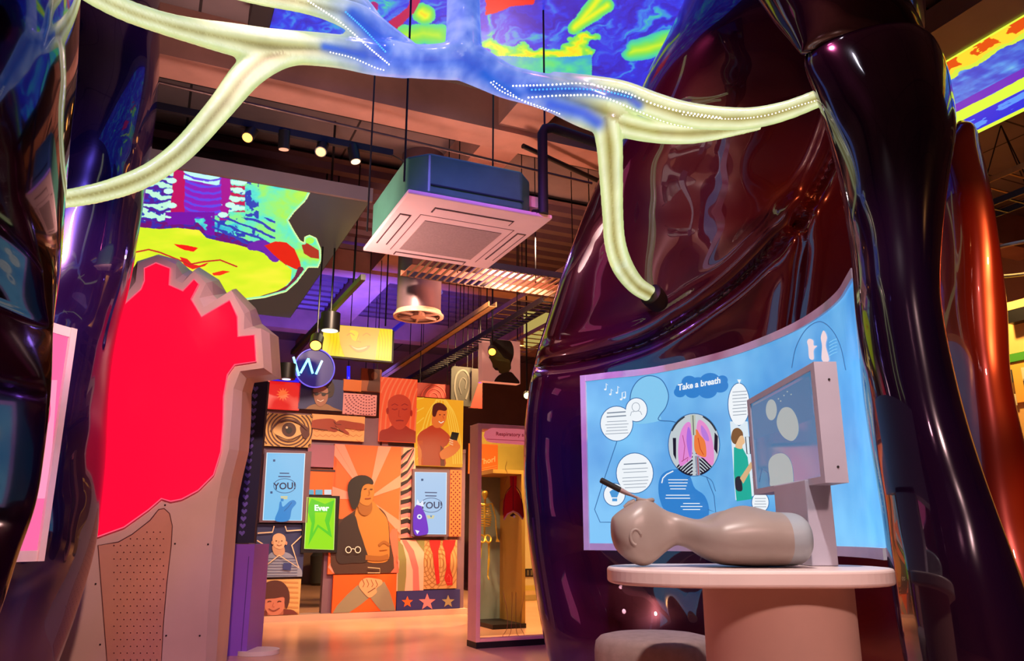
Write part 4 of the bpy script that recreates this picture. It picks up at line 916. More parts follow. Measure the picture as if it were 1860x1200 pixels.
# ================================================================== PICTURE WALL
BW = 9.6
fr_m = pm('picture_wall_frame', '7e5a66', .5, 0, .08, 4)
wal = thing('picture_wall', R(2.4, BW+.15, 0), 'mauve framed wall that carries the coloured portrait pictures and screens', 'display wall', None)
a0w, a1w = 1.13, 3.74
def W_at(x, y): return onb(x, y, BW)
# frame: posts and rails (pictures sit in front of it)
mb = MB()
for x0, x1, ya, yb in ((462, 470, 760, 1130), (597, 606, 806, 1122), (724, 730, 812, 1115), (836, 842, 855, 1110)):
    A_ = ab(W_at(x0, 950))[0]; B_ = ab(W_at(x1, 950))[0]; zt3 = ab(W_at(x0, ya))[2]; mb.rbox(A_-.02, B_+.02, BW+.05, BW+.16, 0.06, zt3, fr_m)
mb.build('posts', wal)
mb = MB(); zc = ab(W_at(600, 808))[2]; mb.rbox(a0w, a1w, BW+.05, BW+.15, zc-.02, zc+.03, fr_m)
zc2 = ab(W_at(560, 946))[2]; mb.rbox(a0w, 2.2, BW+.05, BW+.15, zc2-.02, zc2+.01, fr_m); mb.build('rails', wal)
mb = MB(); mb.rbox(a0w-.05, a1w+.02, BW-.03, BW+.22, 0, .065, pm('ledge', 'd8a890', .5)); mb.build('ledge', wal)
mb = MB(); mb.rbox(2.62, 2.70, BW+.05, BW+.13, zc, ab(W_at(690, 690))[2], fr_m); mb.rbox(a0w, 2.60, BW+.06, BW+.12, zc, ab(W_at(560, 750))[2], fr_m); mb.rbox(a0w, ab(W_at(604, 1000))[0], BW+.06, BW+.12, ab(W_at(560, 1003))[2], zc, fr_m); mb.rbox(a0w, ab(W_at(545, 1000))[0], BW+.06, BW+.12, .065, ab(W_at(560, 1003))[2], fr_m); mb.rbox(ab(W_at(606, 1000))[0], a1w, BW+.06, BW+.12, .065, zc, fr_m); mb.build('panel_back', wal)

class Tile:
    def __init__(s, name, x0, y0, x1, y1, mat, label, cat='picture', group='coloured pictures and screens on the picture wall', b=BW, th=.045, lay=.004):
        s.P = Print(lambda x, y, b=b: onb(x, y, b), lay)
        a0, _, z1 = ab(onb(x0, y0, b)); a1, _, z0 = ab(onb(x1, y1, b))
        if z0 < .07 and b == BW: z0 = .068
        mb = MB(); mb.rbox(a0, a1, b, b+th, z0, z1, mat); s.o = mb.build(name); tag(s.o, label, cat, group)
        s.x0, s.y0, s.x1, s.y1 = x0, y0, x1, y1; s.b = b; s.q = (a0, a1, z0, z1)
    def done(s, nm='printed_picture'): return s.P.build(nm, s.o)
    def rect(s, u0, v0, u1, v1):   # fractions of the tile, in px after projection
        a0, a1, z0, z1 = s.q
        return [topx(R(a0+(a1-a0)*u, s.b, z1+(z0-z1)*v)) for u, v in ((u0, v0), (u1, v0), (u1, v1), (u0, v1))]
    def clip(s, pts):
        a0, a1, z0, z1 = s.q; o = []
        for x, y in pts:
            a, _, z = ab(onb(x, y, s.b)); a = min(max(a, a0+.002), a1-.002); z = min(max(z, z0+.002), z1-.002); o.append(topx(R(a, s.b, z)))
        return o
    def poly(s, pts, m, L=None, smooth=False, n=40):
        if smooth: pts = [tuple(q) for q in spline(pts, n, True)]
        s.P.poly(s.clip(pts), m, L); return s
    def stroke(s, pts, w, m, L=None, closed=False, smooth=False, n=40):
        if smooth: pts = [tuple(q) for q in spline(pts, n, closed)]
        if closed: pts = list(pts)+[pts[0]]
        run = []
        def flush(): 
            if len(run) > 1: s.P.stroke(list(run), w, m, L)
            run.clear()
        for p in pts:
            q = s.clip([p])[0]
            if math.hypot(q[0]-p[0], q[1]-p[1]) < .8: run.append(q)
            else: flush()
        flush(); return s
def i_(c): return ink(c)
def hangers(t):
    a0, a1, z0, z1 = t.q
    for a in (a0+.06, a1-.06): mb = MB(); mb.tube([R(a, t.b+.02, z1), R(a, t.b+.02, ZC)], .006, dark_m, 6); mb.build('hanger', t.o)
# red sun
t = Tile('lit_picture', 487, 691, 543, 745, glow('f01818', .9), 'small red lit square with an orange sunburst, top left of the picture wall')
t.poly(star(514, 716, 13, 6.5, 12), glow('ff6a30', 1), 1); t.done()
# woman with glasses
t = Tile('portrait_picture', 545, 684, 622, 747, i_('3a3c70'), 'dusky blue portrait of a smiling person with curly hair and glasses')
t.poly([(552, 748), (560, 738), (575, 733), (592, 733), (606, 740), (621, 746), (621, 752), (552, 752)], i_('9a7050'), 1, True)
t.poly([(566, 712), (568, 700), (576, 690), (588, 685), (600, 689), (607, 700), (606, 715), (598, 722), (570, 722)], i_('3a2a28'), 2, True)
t.poly([(569, 712), (571, 704), (582, 700), (594, 704), (596, 716), (593, 730), (582, 738), (573, 731)], i_('a8705a'), 3, True)
t.stroke([(568, 713), (580, 715), (582, 713), (594, 715), (600, 711)], 2, i_('1a1418'), 4); t.poly(circ(575, 715, 4, 3), i_('2a2026'), 5); t.poly(circ(588, 716, 4, 3), i_('2a2026'), 5)
t.stroke([(576, 726), (582, 729), (588, 726)], 1.6, i_('f0d8c8'), 5); t.poly([(574, 695), (590, 690), (600, 698), (596, 703), (580, 700), (570, 706)], i_('4a3430'), 6, True); t.done()
t = Tile('picture_panel', 624, 688, 656, 711, i_('d8702a'), 'small plain orange panel above the spotted pink panel'); 
# dotted rings
t = Tile('patterned_picture', 624, 713, 683, 755, i_('e89a9a'), 'pink panel with rings of small dark dashes beside the red face')
for k in range(9):
    r_ = 8+k*6.2
    for j in range(int(r_*1.3)):
        a = j/int(r_*1.3)*math.pi*2; x_, y_ = 668+r_*math.cos(a)*1.05, 714+r_*math.sin(a)*.85
        if 626 < x_ < 681 and 715 < y_-.05*(x_-624) < 753: t.P.poly([(x_-1.4, y_-.9), (x_+1.4, y_-.9), (x_+1.2, y_+.9), (x_-1.4, y_+.9)], i_('7a3048'), 1)
t.done()
# red face
t = Tile('lit_picture', 693, 684, 755, 804, glow('f85028', .95), 'tall lit red picture of a bald face with closed eyes')
for k in range(-3, 12): t.stroke([(690+k*9, 790), (693+k*9, 750), (700+k*9, 715), (712+k*9, 690), (725+k*9, 676)], 2.6, glow('fa6e40', .95), 1, smooth=True)
F1, F2, F3 = glow('b82818', .8), glow('9a1a1c', .8), glow('d23a20', .85)
t.poly([(690, 784), (704, 778), (714, 772), (734, 772), (744, 778), (757, 786), (757, 808), (690, 808)], F1, 2, True)
t.poly([(704, 738), (706, 726), (716, 718), (727, 716), (738, 720), (746, 730), (747, 748), (742, 764), (732, 778), (720, 779), (710, 768), (705, 754)], F3, 3, True)
for x_ in (717, 735): t.stroke([(x_-5, 742), (x_, 744), (x_+5, 742)], 1.6, F2, 4); t.stroke([(x_-6, 736), (x_, 733), (x_+6, 736)], 1.3, F2, 4)
t.stroke([(725, 744), (724, 756), (728, 757)], 1.3, F1, 4); t.stroke([(719, 764), (726, 763), (733, 764)], 2, F2, 4); t.poly(circ(704, 746, 2.6, 6), F1, 4); t.poly(circ(747, 750, 2.2, 6), F1, 4); t.done()
# eye
t = Tile('eye_picture', 483, 749, 565, 813, i_('d8a458'), 'picture of a big dark eye inside tan and brown rings')
dk = i_('5a2a20')
for k in range(9): t.stroke(circ(524, 780, 19+k*6, 17+k*5.4, 50), 2.4, dk, 1, closed=True)
t.poly([(496, 782), (506, 770), (524, 766), (540, 770), (554, 782), (540, 792), (524, 797), (508, 793)], i_('e0b070'), 2, True)
t.poly(circ(525, 780, 13, 13), i_('4a2018'), 3); t.poly(circ(525, 781, 6), i_('1c0c0a'), 4); t.poly(circ(521, 776, 2.2), i_('e8c8a0'), 5)
t.stroke([(492, 782), (504, 768), (524, 762), (544, 768), (558, 780)], 3.2, dk, 6, smooth=True); t.stroke([(502, 790), (524, 798), (546, 790)], 1.6, dk, 6, smooth=True); t.poly([(545, 775), (558, 775), (562, 790), (552, 796)], dk, 3, True); t.done()
# hands
t = Tile('hands_picture', 567, 751, 661, 802, i_('f0a868'), 'orange picture of two outstretched hands meeting, above the sunburst portrait')
for k in range(9):
    for j in range(3): t.stroke([(570+k*11, 780+j*9), (575.5+k*11, 784+j*9), (581+k*11, 780+j*9)], .9, i_('c87848'), 1)
hm, hd_ = i_('a03a20'), i_('5a1812')
t.poly([(566, 764), (590, 760), (605, 761), (612, 768), (608, 772), (614, 780), (608, 784), (595, 781), (566, 777)], hm, 2, True)
t.poly([(662, 770), (640, 766), (622, 763), (614, 764), (608, 771), (616, 778), (622, 784), (632, 789), (634, 786), (626, 778), (640, 779), (662, 781)], hm, 3, True)
t.stroke([(606, 765), (611, 770), (620, 771)], 1.2, hd_, 4); t.stroke([(600, 776), (612, 779), (624, 784)], 1.2, hd_, 4); t.stroke([(566, 777), (595, 781)], 1.2, hd_, 4); t.done()
# boy with phone
t = Tile('lit_picture', 757, 721, 840, 848, glow('f4a01c', .95), 'large lit orange picture of a boy in a red shirt looking at his phone')
for k in range(11): t.stroke([(757+k*4, 850), (760+k*4, 800-k*3), (775+k*3, 750-k*2), (800, 728-k*2.5), (826-k*2, 750-k*2), (838-k*2, 800), (842-k*2, 850)] if k % 2 else [(757, 725+k*11), (770, 722+k*9)], 1.8, glow('fbbe40', .95), 1, smooth=True)
sk, sh, hr = glow('f0702c', .9), glow('cc3a1c', .85), glow('6a1c18', .6)
t.poly([(758, 800), (762, 786), (774, 778), (785, 772), (797, 775), (810, 784), (818, 795), (812, 808), (806, 815), (808, 850), (768, 850), (766, 820)], sh, 2, True)
t.poly([(758, 800), (768, 800), (768, 850), (760, 850)], sk, 2)
t.poly([(786, 752), (790, 742), (803, 738), (811, 744), (811, 758), (806, 770), (800, 776), (790, 776), (784, 766)], sk, 3, True)
t.poly([(785, 748), (787, 736), (796, 731), (806, 734), (812, 742), (808, 746), (796, 745), (791, 756), (786, 755)], hr, 4, True)
for x_ in (799, 807): t.poly(circ(x_, 753, 1.5, 1), hr, 5)
t.stroke([(797, 765), (801, 768), (806, 765)], 1.5, glow('fff0d8', .9), 5); t.stroke([(804, 755), (806, 760)], 1, sh, 5)
t.poly([(800, 820), (818, 808), (832, 806), (836, 812), (824, 826), (806, 834), (800, 830)], sk, 6, True); t.poly([(818, 800), (828, 797), (834, 808), (828, 814), (818, 810)], sk, 6, True)
t.poly([(821, 784), (834, 786), (830, 800), (817, 797)], glow('1a1016', .4), 7); 
for k in range(3): t.stroke([(816, 797+k*4), (823, 800+k*4)], 2, glow('f8b080', .9), 8)
t.poly([(800, 808), (806, 815), (808, 850), (800, 850)], glow('8a2418', .7), 3); t.done()
# pale blue screens with YOU!
def youscreen(x0, y0, x1, y1, col, lab, hand):
    t = Tile('portrait_screen', x0-4, y0-6, x1+4, y1+4, pm('screen_bezel', '6a4c58', .4, 0, .05, 6), lab, 'screen', b=BW-.06)
    r = [(x0, y0), (x1, y0+(x1-x0)*.02), (x1-(y1-y0)*.05 if hand else x1-(y1-y0)*.01, y1), (x0-(y1-y0)*.06 if hand else x0, y1-(x1-x0)*.01)]
    t.P.poly(r, glow(col, 1), 1); t.P.stroke(r, 1.4, glow('e8f4fc', 1), 2, closed=True)
    cx_ = (r[0][0]+r[1][0]+r[2][0]+r[3][0])/4; tx = glow('20508c', .7) 
    if not hand: tx = glow('5a6a98', .7)
    t.P.lines(cx_-11, cx_+12, y0+37, 6, 2, 2, tx, .02); t.P.text('YOU!', cx_+1, y0+66, 17, glow('10305c', .7) if hand else glow('4a5078', .7), 4, dx=(1, -.03), bold=.02); t.P.stroke(circ(cx_+1, y0+60, 20, 13, 30), 1, tx, 3, closed=True)
    t.P.lines(cx_-7, cx_+7, y0+80, 3, 2, 2, glow('f0d880', .9), 0)
    for q in ((x0+13, y0+14), (x0+8, y0+72)): t.P.poly([(q[0]-2, q[1]-2), (q[0]+2, q[1]-2), (q[0]+2, q[1]+2), (q[0]-2, q[1]+2)], glow('2c5c94', .7), 4)
    if hand:
        hb = glow('1c8cd8', .9); t.P.poly([(500, 945), (506, 925), (508, 912), (511, 911), (514, 920), (526, 910), (534, 908), (538, 914), (530, 925), (524, 945)], hb, 5, smooth=True); t.P.poly([(510, 905), (515, 905), (515, 910), (510, 910)], hb, 5); t.P.stroke([(516, 928), (524, 920), (530, 912)], 1, glow('0c60a8', .8), 6)
    else:
        vb = glow('7a34d0', .9); t.P.poly([(752, 968), (752, 925), (762, 915), (768, 925), (774, 938), (778, 965), (770, 971)], vb, 5, smooth=True)
        t.P.poly(circ(762, 938, 4.5), glow('f0f4ff', 1), 6); t.P.poly(circ(762, 938, 2), glow('3a60c0', .9), 7); t.P.poly([(756, 916), (758, 906), (763, 914), (768, 908), (770, 920)], glow('e8ecff', 1), 6); t.P.poly([(754, 962), (762, 964), (758, 970)], glow('f0f4ff', 1), 7)
        t.P.poly([(781, 936), (785, 936), (783, 940)], glow('5088c0', .9), 6)
    t.done('screen_graphics')
youscreen(485, 822, 554, 945, '76c0ec', 'bright blue upright screen reading YOU! above a blue waving hand, left on the picture wall', True)
youscreen(754, 857, 811, 970, 'a8c8ec', 'pale blue upright screen reading YOU! with a violet bird, right on the picture wall', False)
# mauve panel and shelf-like window below
t = Tile('picture_panel', 560, 806, 611, 849, i_('9c5a6e'), 'plain mauve panel right of the upper blue screen')
t = Tile('picture_panel', 559, 851, 608, 899, i_('e8641c'), 'orange panel with two pale blue squares above the green screen', lay=.004)
t.poly([(558, 850), (609, 852), (609, 857), (558, 855)], i_('3a1818'), 1)
for k, c in enumerate(('5ab8d8', '5ab8d8', 'e8f0f8')): t.poly([(557+k*16, 889), (570+k*16, 889), (570+k*16, 898), (557+k*16, 898)], glow(c, .8), 2)
t.done()
# green screen
t = Tile('portrait_screen', 553, 899, 612, 1003, dark_m, 'bright lime green screen reading Ever with a darker green star', 'screen', b=BW-.05)
g0 = [(558, 903), (609, 905), (606, 998), (553, 996)]
t.P.poly(g0, glow('98e414', 1), 1); gg = glow('5cd028', 1)
t.P.poly([(566, 905), (590, 915), (607, 908), (603, 930), (598, 950), (603, 976), (578, 957), (560, 990), (566, 950), (558, 925)], gg, 2); t.P.poly([(572, 930), (594, 930), (590, 945), (596, 965), (577, 952), (568, 968), (572, 948)], glow('98e414', 1), 3)
t.P.stroke(g0, 1.3, glow('d8f880', 1), 4, closed=True); t.P.text('Ever', 584, 927, 14.5, glow('f4fff0', 1.1), 5, dx=(1, .02), bold=.04); t.P.lines(564, 595, 937, 4, 2, 3, glow('e8ffd0', 1), .02, 0)
t.done('screen_graphics')
# man in a star
t = Tile('portrait_picture', 468, 951, 549, 1047, i_('2e3460'), 'picture of a bald man in a striped shirt inside a pale star outline')
t.poly([(466, 1050), (472, 1030), (486, 1010), (496, 1002), (516, 1002), (530, 1008), (542, 1025), (546, 1050)], i_('8c90a8'), 1, True)
for k in range(7): t.stroke([(474, 1014+k*5.2), (540, 1014+k*5.2)], 1.2, i_('54587c'), 2)
t.poly([(496, 990), (514, 990), (517, 1004), (507, 1010), (497, 1004)], i_('c89878'), 3, True); t.poly([(495, 982), (497, 972), (507, 968), (517, 973), (519, 984), (514, 994), (507, 997), (499, 993)], i_('e0b088'), 4, True)
t.poly(circ(502, 982, 1.5, 1), i_('704028'), 5); t.poly(circ(512, 982, 1.5, 1), i_('704028'), 5); t.stroke([(503, 989), (507, 991), (512, 989)], 1.2, i_('904830'), 5); t.stroke([(507, 982), (506, 986)], .9, i_('a06848'), 5); t.poly(circ(495, 985, 2, 3.5), i_('c89070'), 4); t.poly(circ(520, 986, 2, 3.5), i_('c89070'), 4)
t.poly([(515, 1022), (530, 1022), (528, 1036), (514, 1034)], i_('303a78'), 6)
t.stroke([(498, 955), (495, 966), (468, 968)], 2.2, i_('f4c8a0'), 7); t.stroke([(518, 955), (521, 964), (548, 962)], 2.2, i_('f4c8a0'), 7)
t.stroke([(467, 981), (486, 993), (470, 1037), (507, 1008), (543, 1031), (530, 990), (549, 972)], 2.2, i_('f4c8a0'), 7); t.done()
# brown haired boy
t = Tile('portrait_picture', 459, 1053, 542, 1131, i_('e0a868'), 'picture of a grinning youth with floppy brown hair, lowest left on the picture wall')
for k in range(7): t.stroke([(458, 1058+k*9), (500, 1056+k*9), (542, 1058+k*9)], 3, i_('c48a50'), 1)
t.poly([(456, 1133), (464, 1118), (484, 1108), (515, 1106), (536, 1110), (545, 1133)], i_('74302a'), 2, True); t.poly([(487, 1105), (512, 1102), (513, 1122), (500, 1130), (488, 1122)], i_('b06048'), 3, True)
t.poly([(478, 1088), (480, 1070), (498, 1062), (516, 1070), (520, 1090), (514, 1108), (502, 1118), (490, 1116), (481, 1104)], i_('c87860'), 4, True)
t.poly([(474, 1100), (472, 1082), (478, 1062), (494, 1054), (512, 1056), (524, 1070), (526, 1090), (520, 1106), (517, 1096), (516, 1084), (500, 1086), (482, 1088), (480, 1100)], i_('502420'), 5, True)
for x_ in (489, 507): t.stroke([(x_-3, 1093), (x_, 1091), (x_+4, 1092)], 1.6, i_('3a1814'), 6)
t.stroke([(488, 1105), (497, 1109), (508, 1104)], 1.8, i_('803830'), 6, smooth=True); t.stroke([(497, 1094), (495, 1101), (499, 1102)], 1, i_('9c5040'), 6); t.done()
# unused mirror material; mirrored crate and pouf added as objects behind the gap
mir = pm('mirror_glass', 'd8b8a0', .05, 1)
q = onz(577, 1058, 0); mb = MB(); mb.rbox(ab(q)[0]-.16, ab(q)[0]+.16, ab(q)[1], ab(q)[1]+.3, 0, .62, pm('red_box', 'a01818', .5)); o = mb.build('red_crate'); tag(o, 'red crate added as mirrored stand-in, seen through the gap under the green screen', 'crate')
q = onz(591, 1062, 0); mb = MB(); mb.tube([q, q+ZX*.05, q+ZX*.55, q+ZX*.62], [.25, .30, .32, .26], pm('grey_pouf', '4a4440', .8), 28); o = mb.build('tall_pouf', smooth=True); tag(o, 'dark grey bin added as mirrored stand-in, seen through the gap under the green screen', 'bin')
# sunburst portrait behind glass
t = Tile('lit_picture', 608, 806, 725, 1040, i_('e8662c'), 'largest picture, a dark haired person with crossed arms before orange sun rays', lay=.005)
for k in range(22):
    a = -math.pi+k*math.pi/11*1.0; 
    if k % 2: continue
    t.P.poly(t.clip([(668, 905), (668+150*math.cos(a), 905+150*math.sin(a)), (668+150*math.cos(a+.16), 905+150*math.sin(a+.16))]), i_('f09078'), 1)
t.poly([(700, 1045), (700, 990), (712, 960), (722, 960), (724, 1045)], i_('f06a50'), 1)
jk, s1, s2 = i_('4a2a1c'), i_('b8742c'), i_('96581e')
t.poly([(608, 1045), (608, 950), (622, 942), (640, 930), (656, 920), (680, 918), (698, 930), (706, 950), (708, 975), (709, 1045)], jk, 2, True)
t.poly([(650, 915), (672, 906), (690, 925), (704, 945), (707, 985), (706, 1015), (690, 1022), (664, 1018), (650, 990), (644, 950)], s1, 3, True)
t.poly([(644, 935), (652, 960), (662, 990), (668, 1018), (640, 1022), (612, 1018), (614, 960), (628, 940)], i_('32201c'), 4, True)
t.stroke([(664, 1012), (690, 1014), (706, 1010)], 9, s2, 5, smooth=True); t.stroke([(688, 990), (698, 984), (708, 990)], 5, s2, 5, smooth=True); t.stroke([(690, 998), (704, 996)], 3, s1, 6)
t.poly([(652, 905), (672, 905), (676, 925), (664, 936), (652, 928)], s2, 6, True)
t.poly([(648, 892), (650, 876), (664, 870), (676, 876), (680, 892), (677, 908), (668, 918), (656, 914), (650, 904)], s1, 7, True)
t.poly([(638, 920), (632, 895), (634, 875), (648, 864), (664, 863), (676, 870), (678, 879), (668, 878), (660, 882), (656, 893), (655, 903), (650, 918), (644, 925)], i_('241614'), 8, True)
t.stroke([(661, 888), (666, 887)], 1.6, jk, 9); t.stroke([(672, 888), (677, 888)], 1.6, jk, 9); t.stroke([(670, 889), (672, 898), (668, 899)], 1, s2, 9); t.stroke([(663, 905), (669, 905), (674, 904)], 1.6, i_('8a3a24'), 9)
t.stroke([(668, 1030), (690, 1032), (690, 1040), (668, 1040)], 1.6, i_('c8a880'), 9)
t.stroke(circ(633, 998, 5, 5.5), 1.4, i_('f0e0d0'), 10, closed=True); t.stroke(circ(650, 998, 5, 5.5), 1.4, i_('f0e0d0'), 10, closed=True); t.stroke([(638, 997), (641, 996), (645, 997)], 1.2, i_('f0e0d0'), 10)
t.done()
# zebra waves
t = Tile('patterned_picture', 729, 812, 751, 977, i_('e8b090'), 'tall narrow panel of black pink and cream waves left of the pale screen')
for k in range(11):
    y_ = 820+k*18; c = i_('2a1014') 
    sl = (k-4)*2.4
    t.poly([(728, y_-2+max(0, 10-k*2)), (740, y_-4-sl*.2), (752, y_-12+sl*2), (752, y_-6+sl*2), (740, y_+3), (728, y_+6+max(0, 10-k*2))], c, 2)
    t.poly([(728, y_+6+max(0, 10-k*2)), (740, y_+3), (752, y_-6+sl*2), (752, y_+1+sl*2), (740, y_+10), (728, y_+12+max(0, 10-k*2))], i_('ec7878'), 1)
t.done()
# checker
t = Tile('patterned_picture', 818, 853, 837, 974, i_('f07038'), 'narrow orange and brown diamond checked panel')
for i in range(5):
    for j in range(29):
        if (i+j) % 2: x_, y_ = 820+i*3.7, 857+j*4.1; t.poly([(x_, y_-2), (x_+1.8, y_), (x_, y_+2), (x_-1.8, y_)], i_('6a2a1c'), 1)
t.done()
# curved stripes
t = Tile('patterned_picture', 723, 980, 769, 1072, i_('f0b094'), 'panel of broad curved olive pink and cream stripes above the star board')
t.poly([(722, 978), (732, 990), (738, 1015), (738, 1045), (735, 1074), (722, 1074)], i_('8c8048'), 1); t.poly([(738, 978), (752, 1000), (760, 1030), (762, 1074), (750, 1074), (750, 1035), (742, 1005), (730, 978)], i_('ee7068'), 1); t.poly([(755, 978), (772, 1002), (772, 978)], i_('8c8048'), 1); t.done()
# legs
t = Tile('patterned_picture', 771, 980, 829, 1068, i_('d09a60'), 'picture of red lower legs in boots over concentric tan rings')
for cxx in (800, 828): 
    for k in range(7): t.stroke(circ(cxx if cxx == 800 else 770, 1022, 6+k*6, 9+k*8, 40), 2, i_('b07a44'), 1, closed=True)
lg = i_('c01c1c'); t.poly([(780, 978), (800, 978), (800, 988), (796, 1000), (797, 1030), (799, 1058), (793, 1062), (790, 1040), (786, 1005), (781, 990)], lg, 2); t.poly([(805, 978), (828, 978), (826, 990), (819, 1005), (817, 1030), (822, 1048), (822, 1062), (812, 1063), (807, 1050), (811, 1030), (808, 1000), (804, 988)], lg, 2)
t.stroke([(812, 1048), (815, 1042), (819, 1048), (819, 1058), (812, 1058)], 1, i_('e86060'), 3); t.done()
# clasped arms
t = Tile('hands_picture', 606, 1044, 718, 1122, i_('f05c10'), 'orange picture of two grey sleeved arms with clasped hands')
slv, skn = i_('948468'), i_('e0a070')
t.poly([(604, 1122), (612, 1100), (630, 1080), (650, 1062), (666, 1072), (672, 1084), (655, 1098), (634, 1122)], slv, 1, False)
t.poly([(684, 1062), (698, 1056), (708, 1075), (716, 1100), (718, 1122), (692, 1122), (684, 1100), (672, 1084)], slv, 2)
t.poly([(652, 1064), (656, 1054), (666, 1049), (680, 1050), (693, 1053), (694, 1060), (684, 1068), (684, 1076), (672, 1085), (662, 1078)], skn, 3, True)
for k in range(4): t.stroke([(658+k*8, 1051+k*.6), (662+k*8, 1060+k*.5), (659+k*8, 1066)], 1.1, i_('8a4c28'), 4)
t.stroke([(668, 1076), (676, 1071), (682, 1067)], 1.2, i_('5a2818'), 4); t.done()
# star board
t = Tile('star_board', 721, 1073, 835, 1114, i_('2e2a68'), 'navy board with orange, pink and olive stars, lowest right on the picture wall')
t.poly(star(740, 1093, 11, 4.8, sx=.98), i_('e86420'), 1); t.poly(star(776, 1093, 16, 6.5), i_('f08080'), 1); t.poly(star(814, 1092, 12, 5), i_('a89468'), 1); t.done()
# panels just behind the wall, above it
t = Tile('portrait_picture', 657, 668, 692, 712, i_('a85a34'), 'dim brown picture of a figure with raised ears above the dotted panel', group='pictures standing behind the picture wall', b=BW+.5)
t.poly([(668, 712), (670, 690), (668, 672), (674, 668), (684, 667), (690, 672), (690, 690), (694, 712)], i_('5a2c1c'), 1, True); t.poly(circ(680, 682, 6, 7), i_('8a5030'), 2); t.done(); hangers(t)
t = Tile('portrait_picture', 756, 694, 820, 724, i_('8a1c1c'), 'dim dark red picture peeping over the boy with the phone', group='pictures standing behind the picture wall', b=BW+.6)
for k in range(3): t.stroke(circ(788, 722, 8+k*7, 9+k*7, 30, a0=math.pi, a1=2*math.pi), 1.6, i_('c03c34'), 1)
t.done(); hangers(t)
t = Tile('portrait_picture', 820, 664, 856, 738, i_('2c2828'), 'dim grey picture of a large ear behind the top of the picture wall', group='pictures standing behind the picture wall', b=BW+.55)
t.stroke([(832, 732), (826, 705), (830, 680), (842, 672), (852, 684), (852, 706), (846, 725)], 3, i_('5c5654'), 1, smooth=True); hangers(t); t.stroke([(838, 715), (834, 698), (840, 686), (847, 692), (845, 706)], 2, i_('4a4444'), 1, smooth=True); t.done()
t = Tile('portrait_picture', 852, 668, 876, 742, i_('24100e'), 'dark picture with a curved red edge right of the large ear', group='pictures standing behind the picture wall', b=BW+.65)
t.poly([(876, 668), (868, 700), (854, 742), (877, 742)], i_('c01c10'), 1); t.done(); hangers(t)
# blue vertical tubes
for x_, y0_, y1_, lb in ((633, 665, 688, 'blue glowing tube left of the small brown picture'), (746, 0, 0, ''), (872, 655, 695, 'blue glowing tube beside the dark profile light box')):
    if not lb: continue
    p = onb(x_, y0_, BW+.45); q = onb(x_, y1_, BW+.45); mb = MB(); mb.tube([p, q], .022, glow('2a1cff', 1.3), 10); o = mb.build('neon_tube'); mb = MB(); mb.tube([p, Vector((p.x, p.y, ZC))], .006, dark_m, 6); mb.build('hanger', o); tag(o, lb, 'light')

# yellow screen hung over the wall
t = Tile('hanging_screen', 583, 586, 714, 659, case_m, 'yellow hanging screen showing a faint smiling face, above the picture wall', 'screen', None, b=BW-.1, th=.10)
q = [(588, 588), (713, 598), (711, 656), (585, 644)]
yb_ = glow('ffe020', 1.0); yo = glow('ffc45c', 1.0); ys = glow('f8ac60', .97)
t.P.poly(q, yb_, 1); 
for k in range(5): t.P.stroke([(597+k*7, 590+k*.5), (600+k*6, 615), (594+k*7, 644)], 1.5, glow('f4cc20', 1), 2, smooth=True); t.P.stroke([(685+k*6, 598), (690+k*5, 620), (688+k*5, 652)], 1.5, glow('f4cc20', 1), 2, smooth=True)
t.P.poly([(614, 592), (626, 591.5), (690, 597), (686, 615), (682, 653.5), (626, 647.8), (618, 625)], yo, 3); t.P.poly([(636, 600), (650, 603), (650, 618), (640, 616)], glow('ffe050', 1), 4, smooth=True)
for x_ in (637, 666): t.P.stroke([(x_-7, 609), (x_, 605), (x_+7, 609)], 1.6, ys, 5, smooth=True)
t.P.stroke([(652, 606), (648, 619), (656, 621)], 1.5, ys, 5); t.P.poly([(634, 626), (650, 631), (672, 627), (664, 637), (648, 639)], ys, 5, smooth=True); t.P.poly([(638, 628), (650, 632), (667, 629), (660, 634), (648, 635)], glow('ffd890', 1), 6, smooth=True); t.done('screen_graphics')
for x_ in (600, 700):
    p = onb(x_, 592, BW-.05); mb = MB(); mb.tube([p, Vector((p.x, p.y, ZC))], .01, dark_m, 8); mb.build('hanger', t.o)
# profile light box
t = Tile('profile_lightbox', 876, 613, 945, 697, pm('lit_board', 'c89a90', .6, emit='b8786c', es=.55), 'hanging pale square board with a dark head in profile', 'picture', None, b=BW-.6, th=.12)
dkg, olv = i_('1e1812'), i_('50501c')
t.poly([(893, 640), (890, 625), (898, 614), (910, 612), (924, 616), (932, 628), (933, 645), (928, 660), (926, 672), (900, 672), (896, 660), (890, 652)], dkg, 1, True)
t.poly([(893, 632), (897, 628), (908, 640), (916, 650), (926, 655), (925, 675), (908, 678), (904, 668), (896, 668), (894, 660), (890, 652), (888, 648), (892, 640)], olv, 2, True); t.poly([(900, 697), (905, 682), (925, 675), (935, 682), (942, 697)], i_('241812'), 3, True); t.poly(circ(895, 616, 4, 3.5), dkg, 3); t.done()
for x_ in (884, 940):
    p = onb(x_, 618, BW-.55); mb = MB(); mb.tube([p, Vector((p.x, p.y, ZC))], .008, dark_m, 8); mb.build('hanger', t.o)
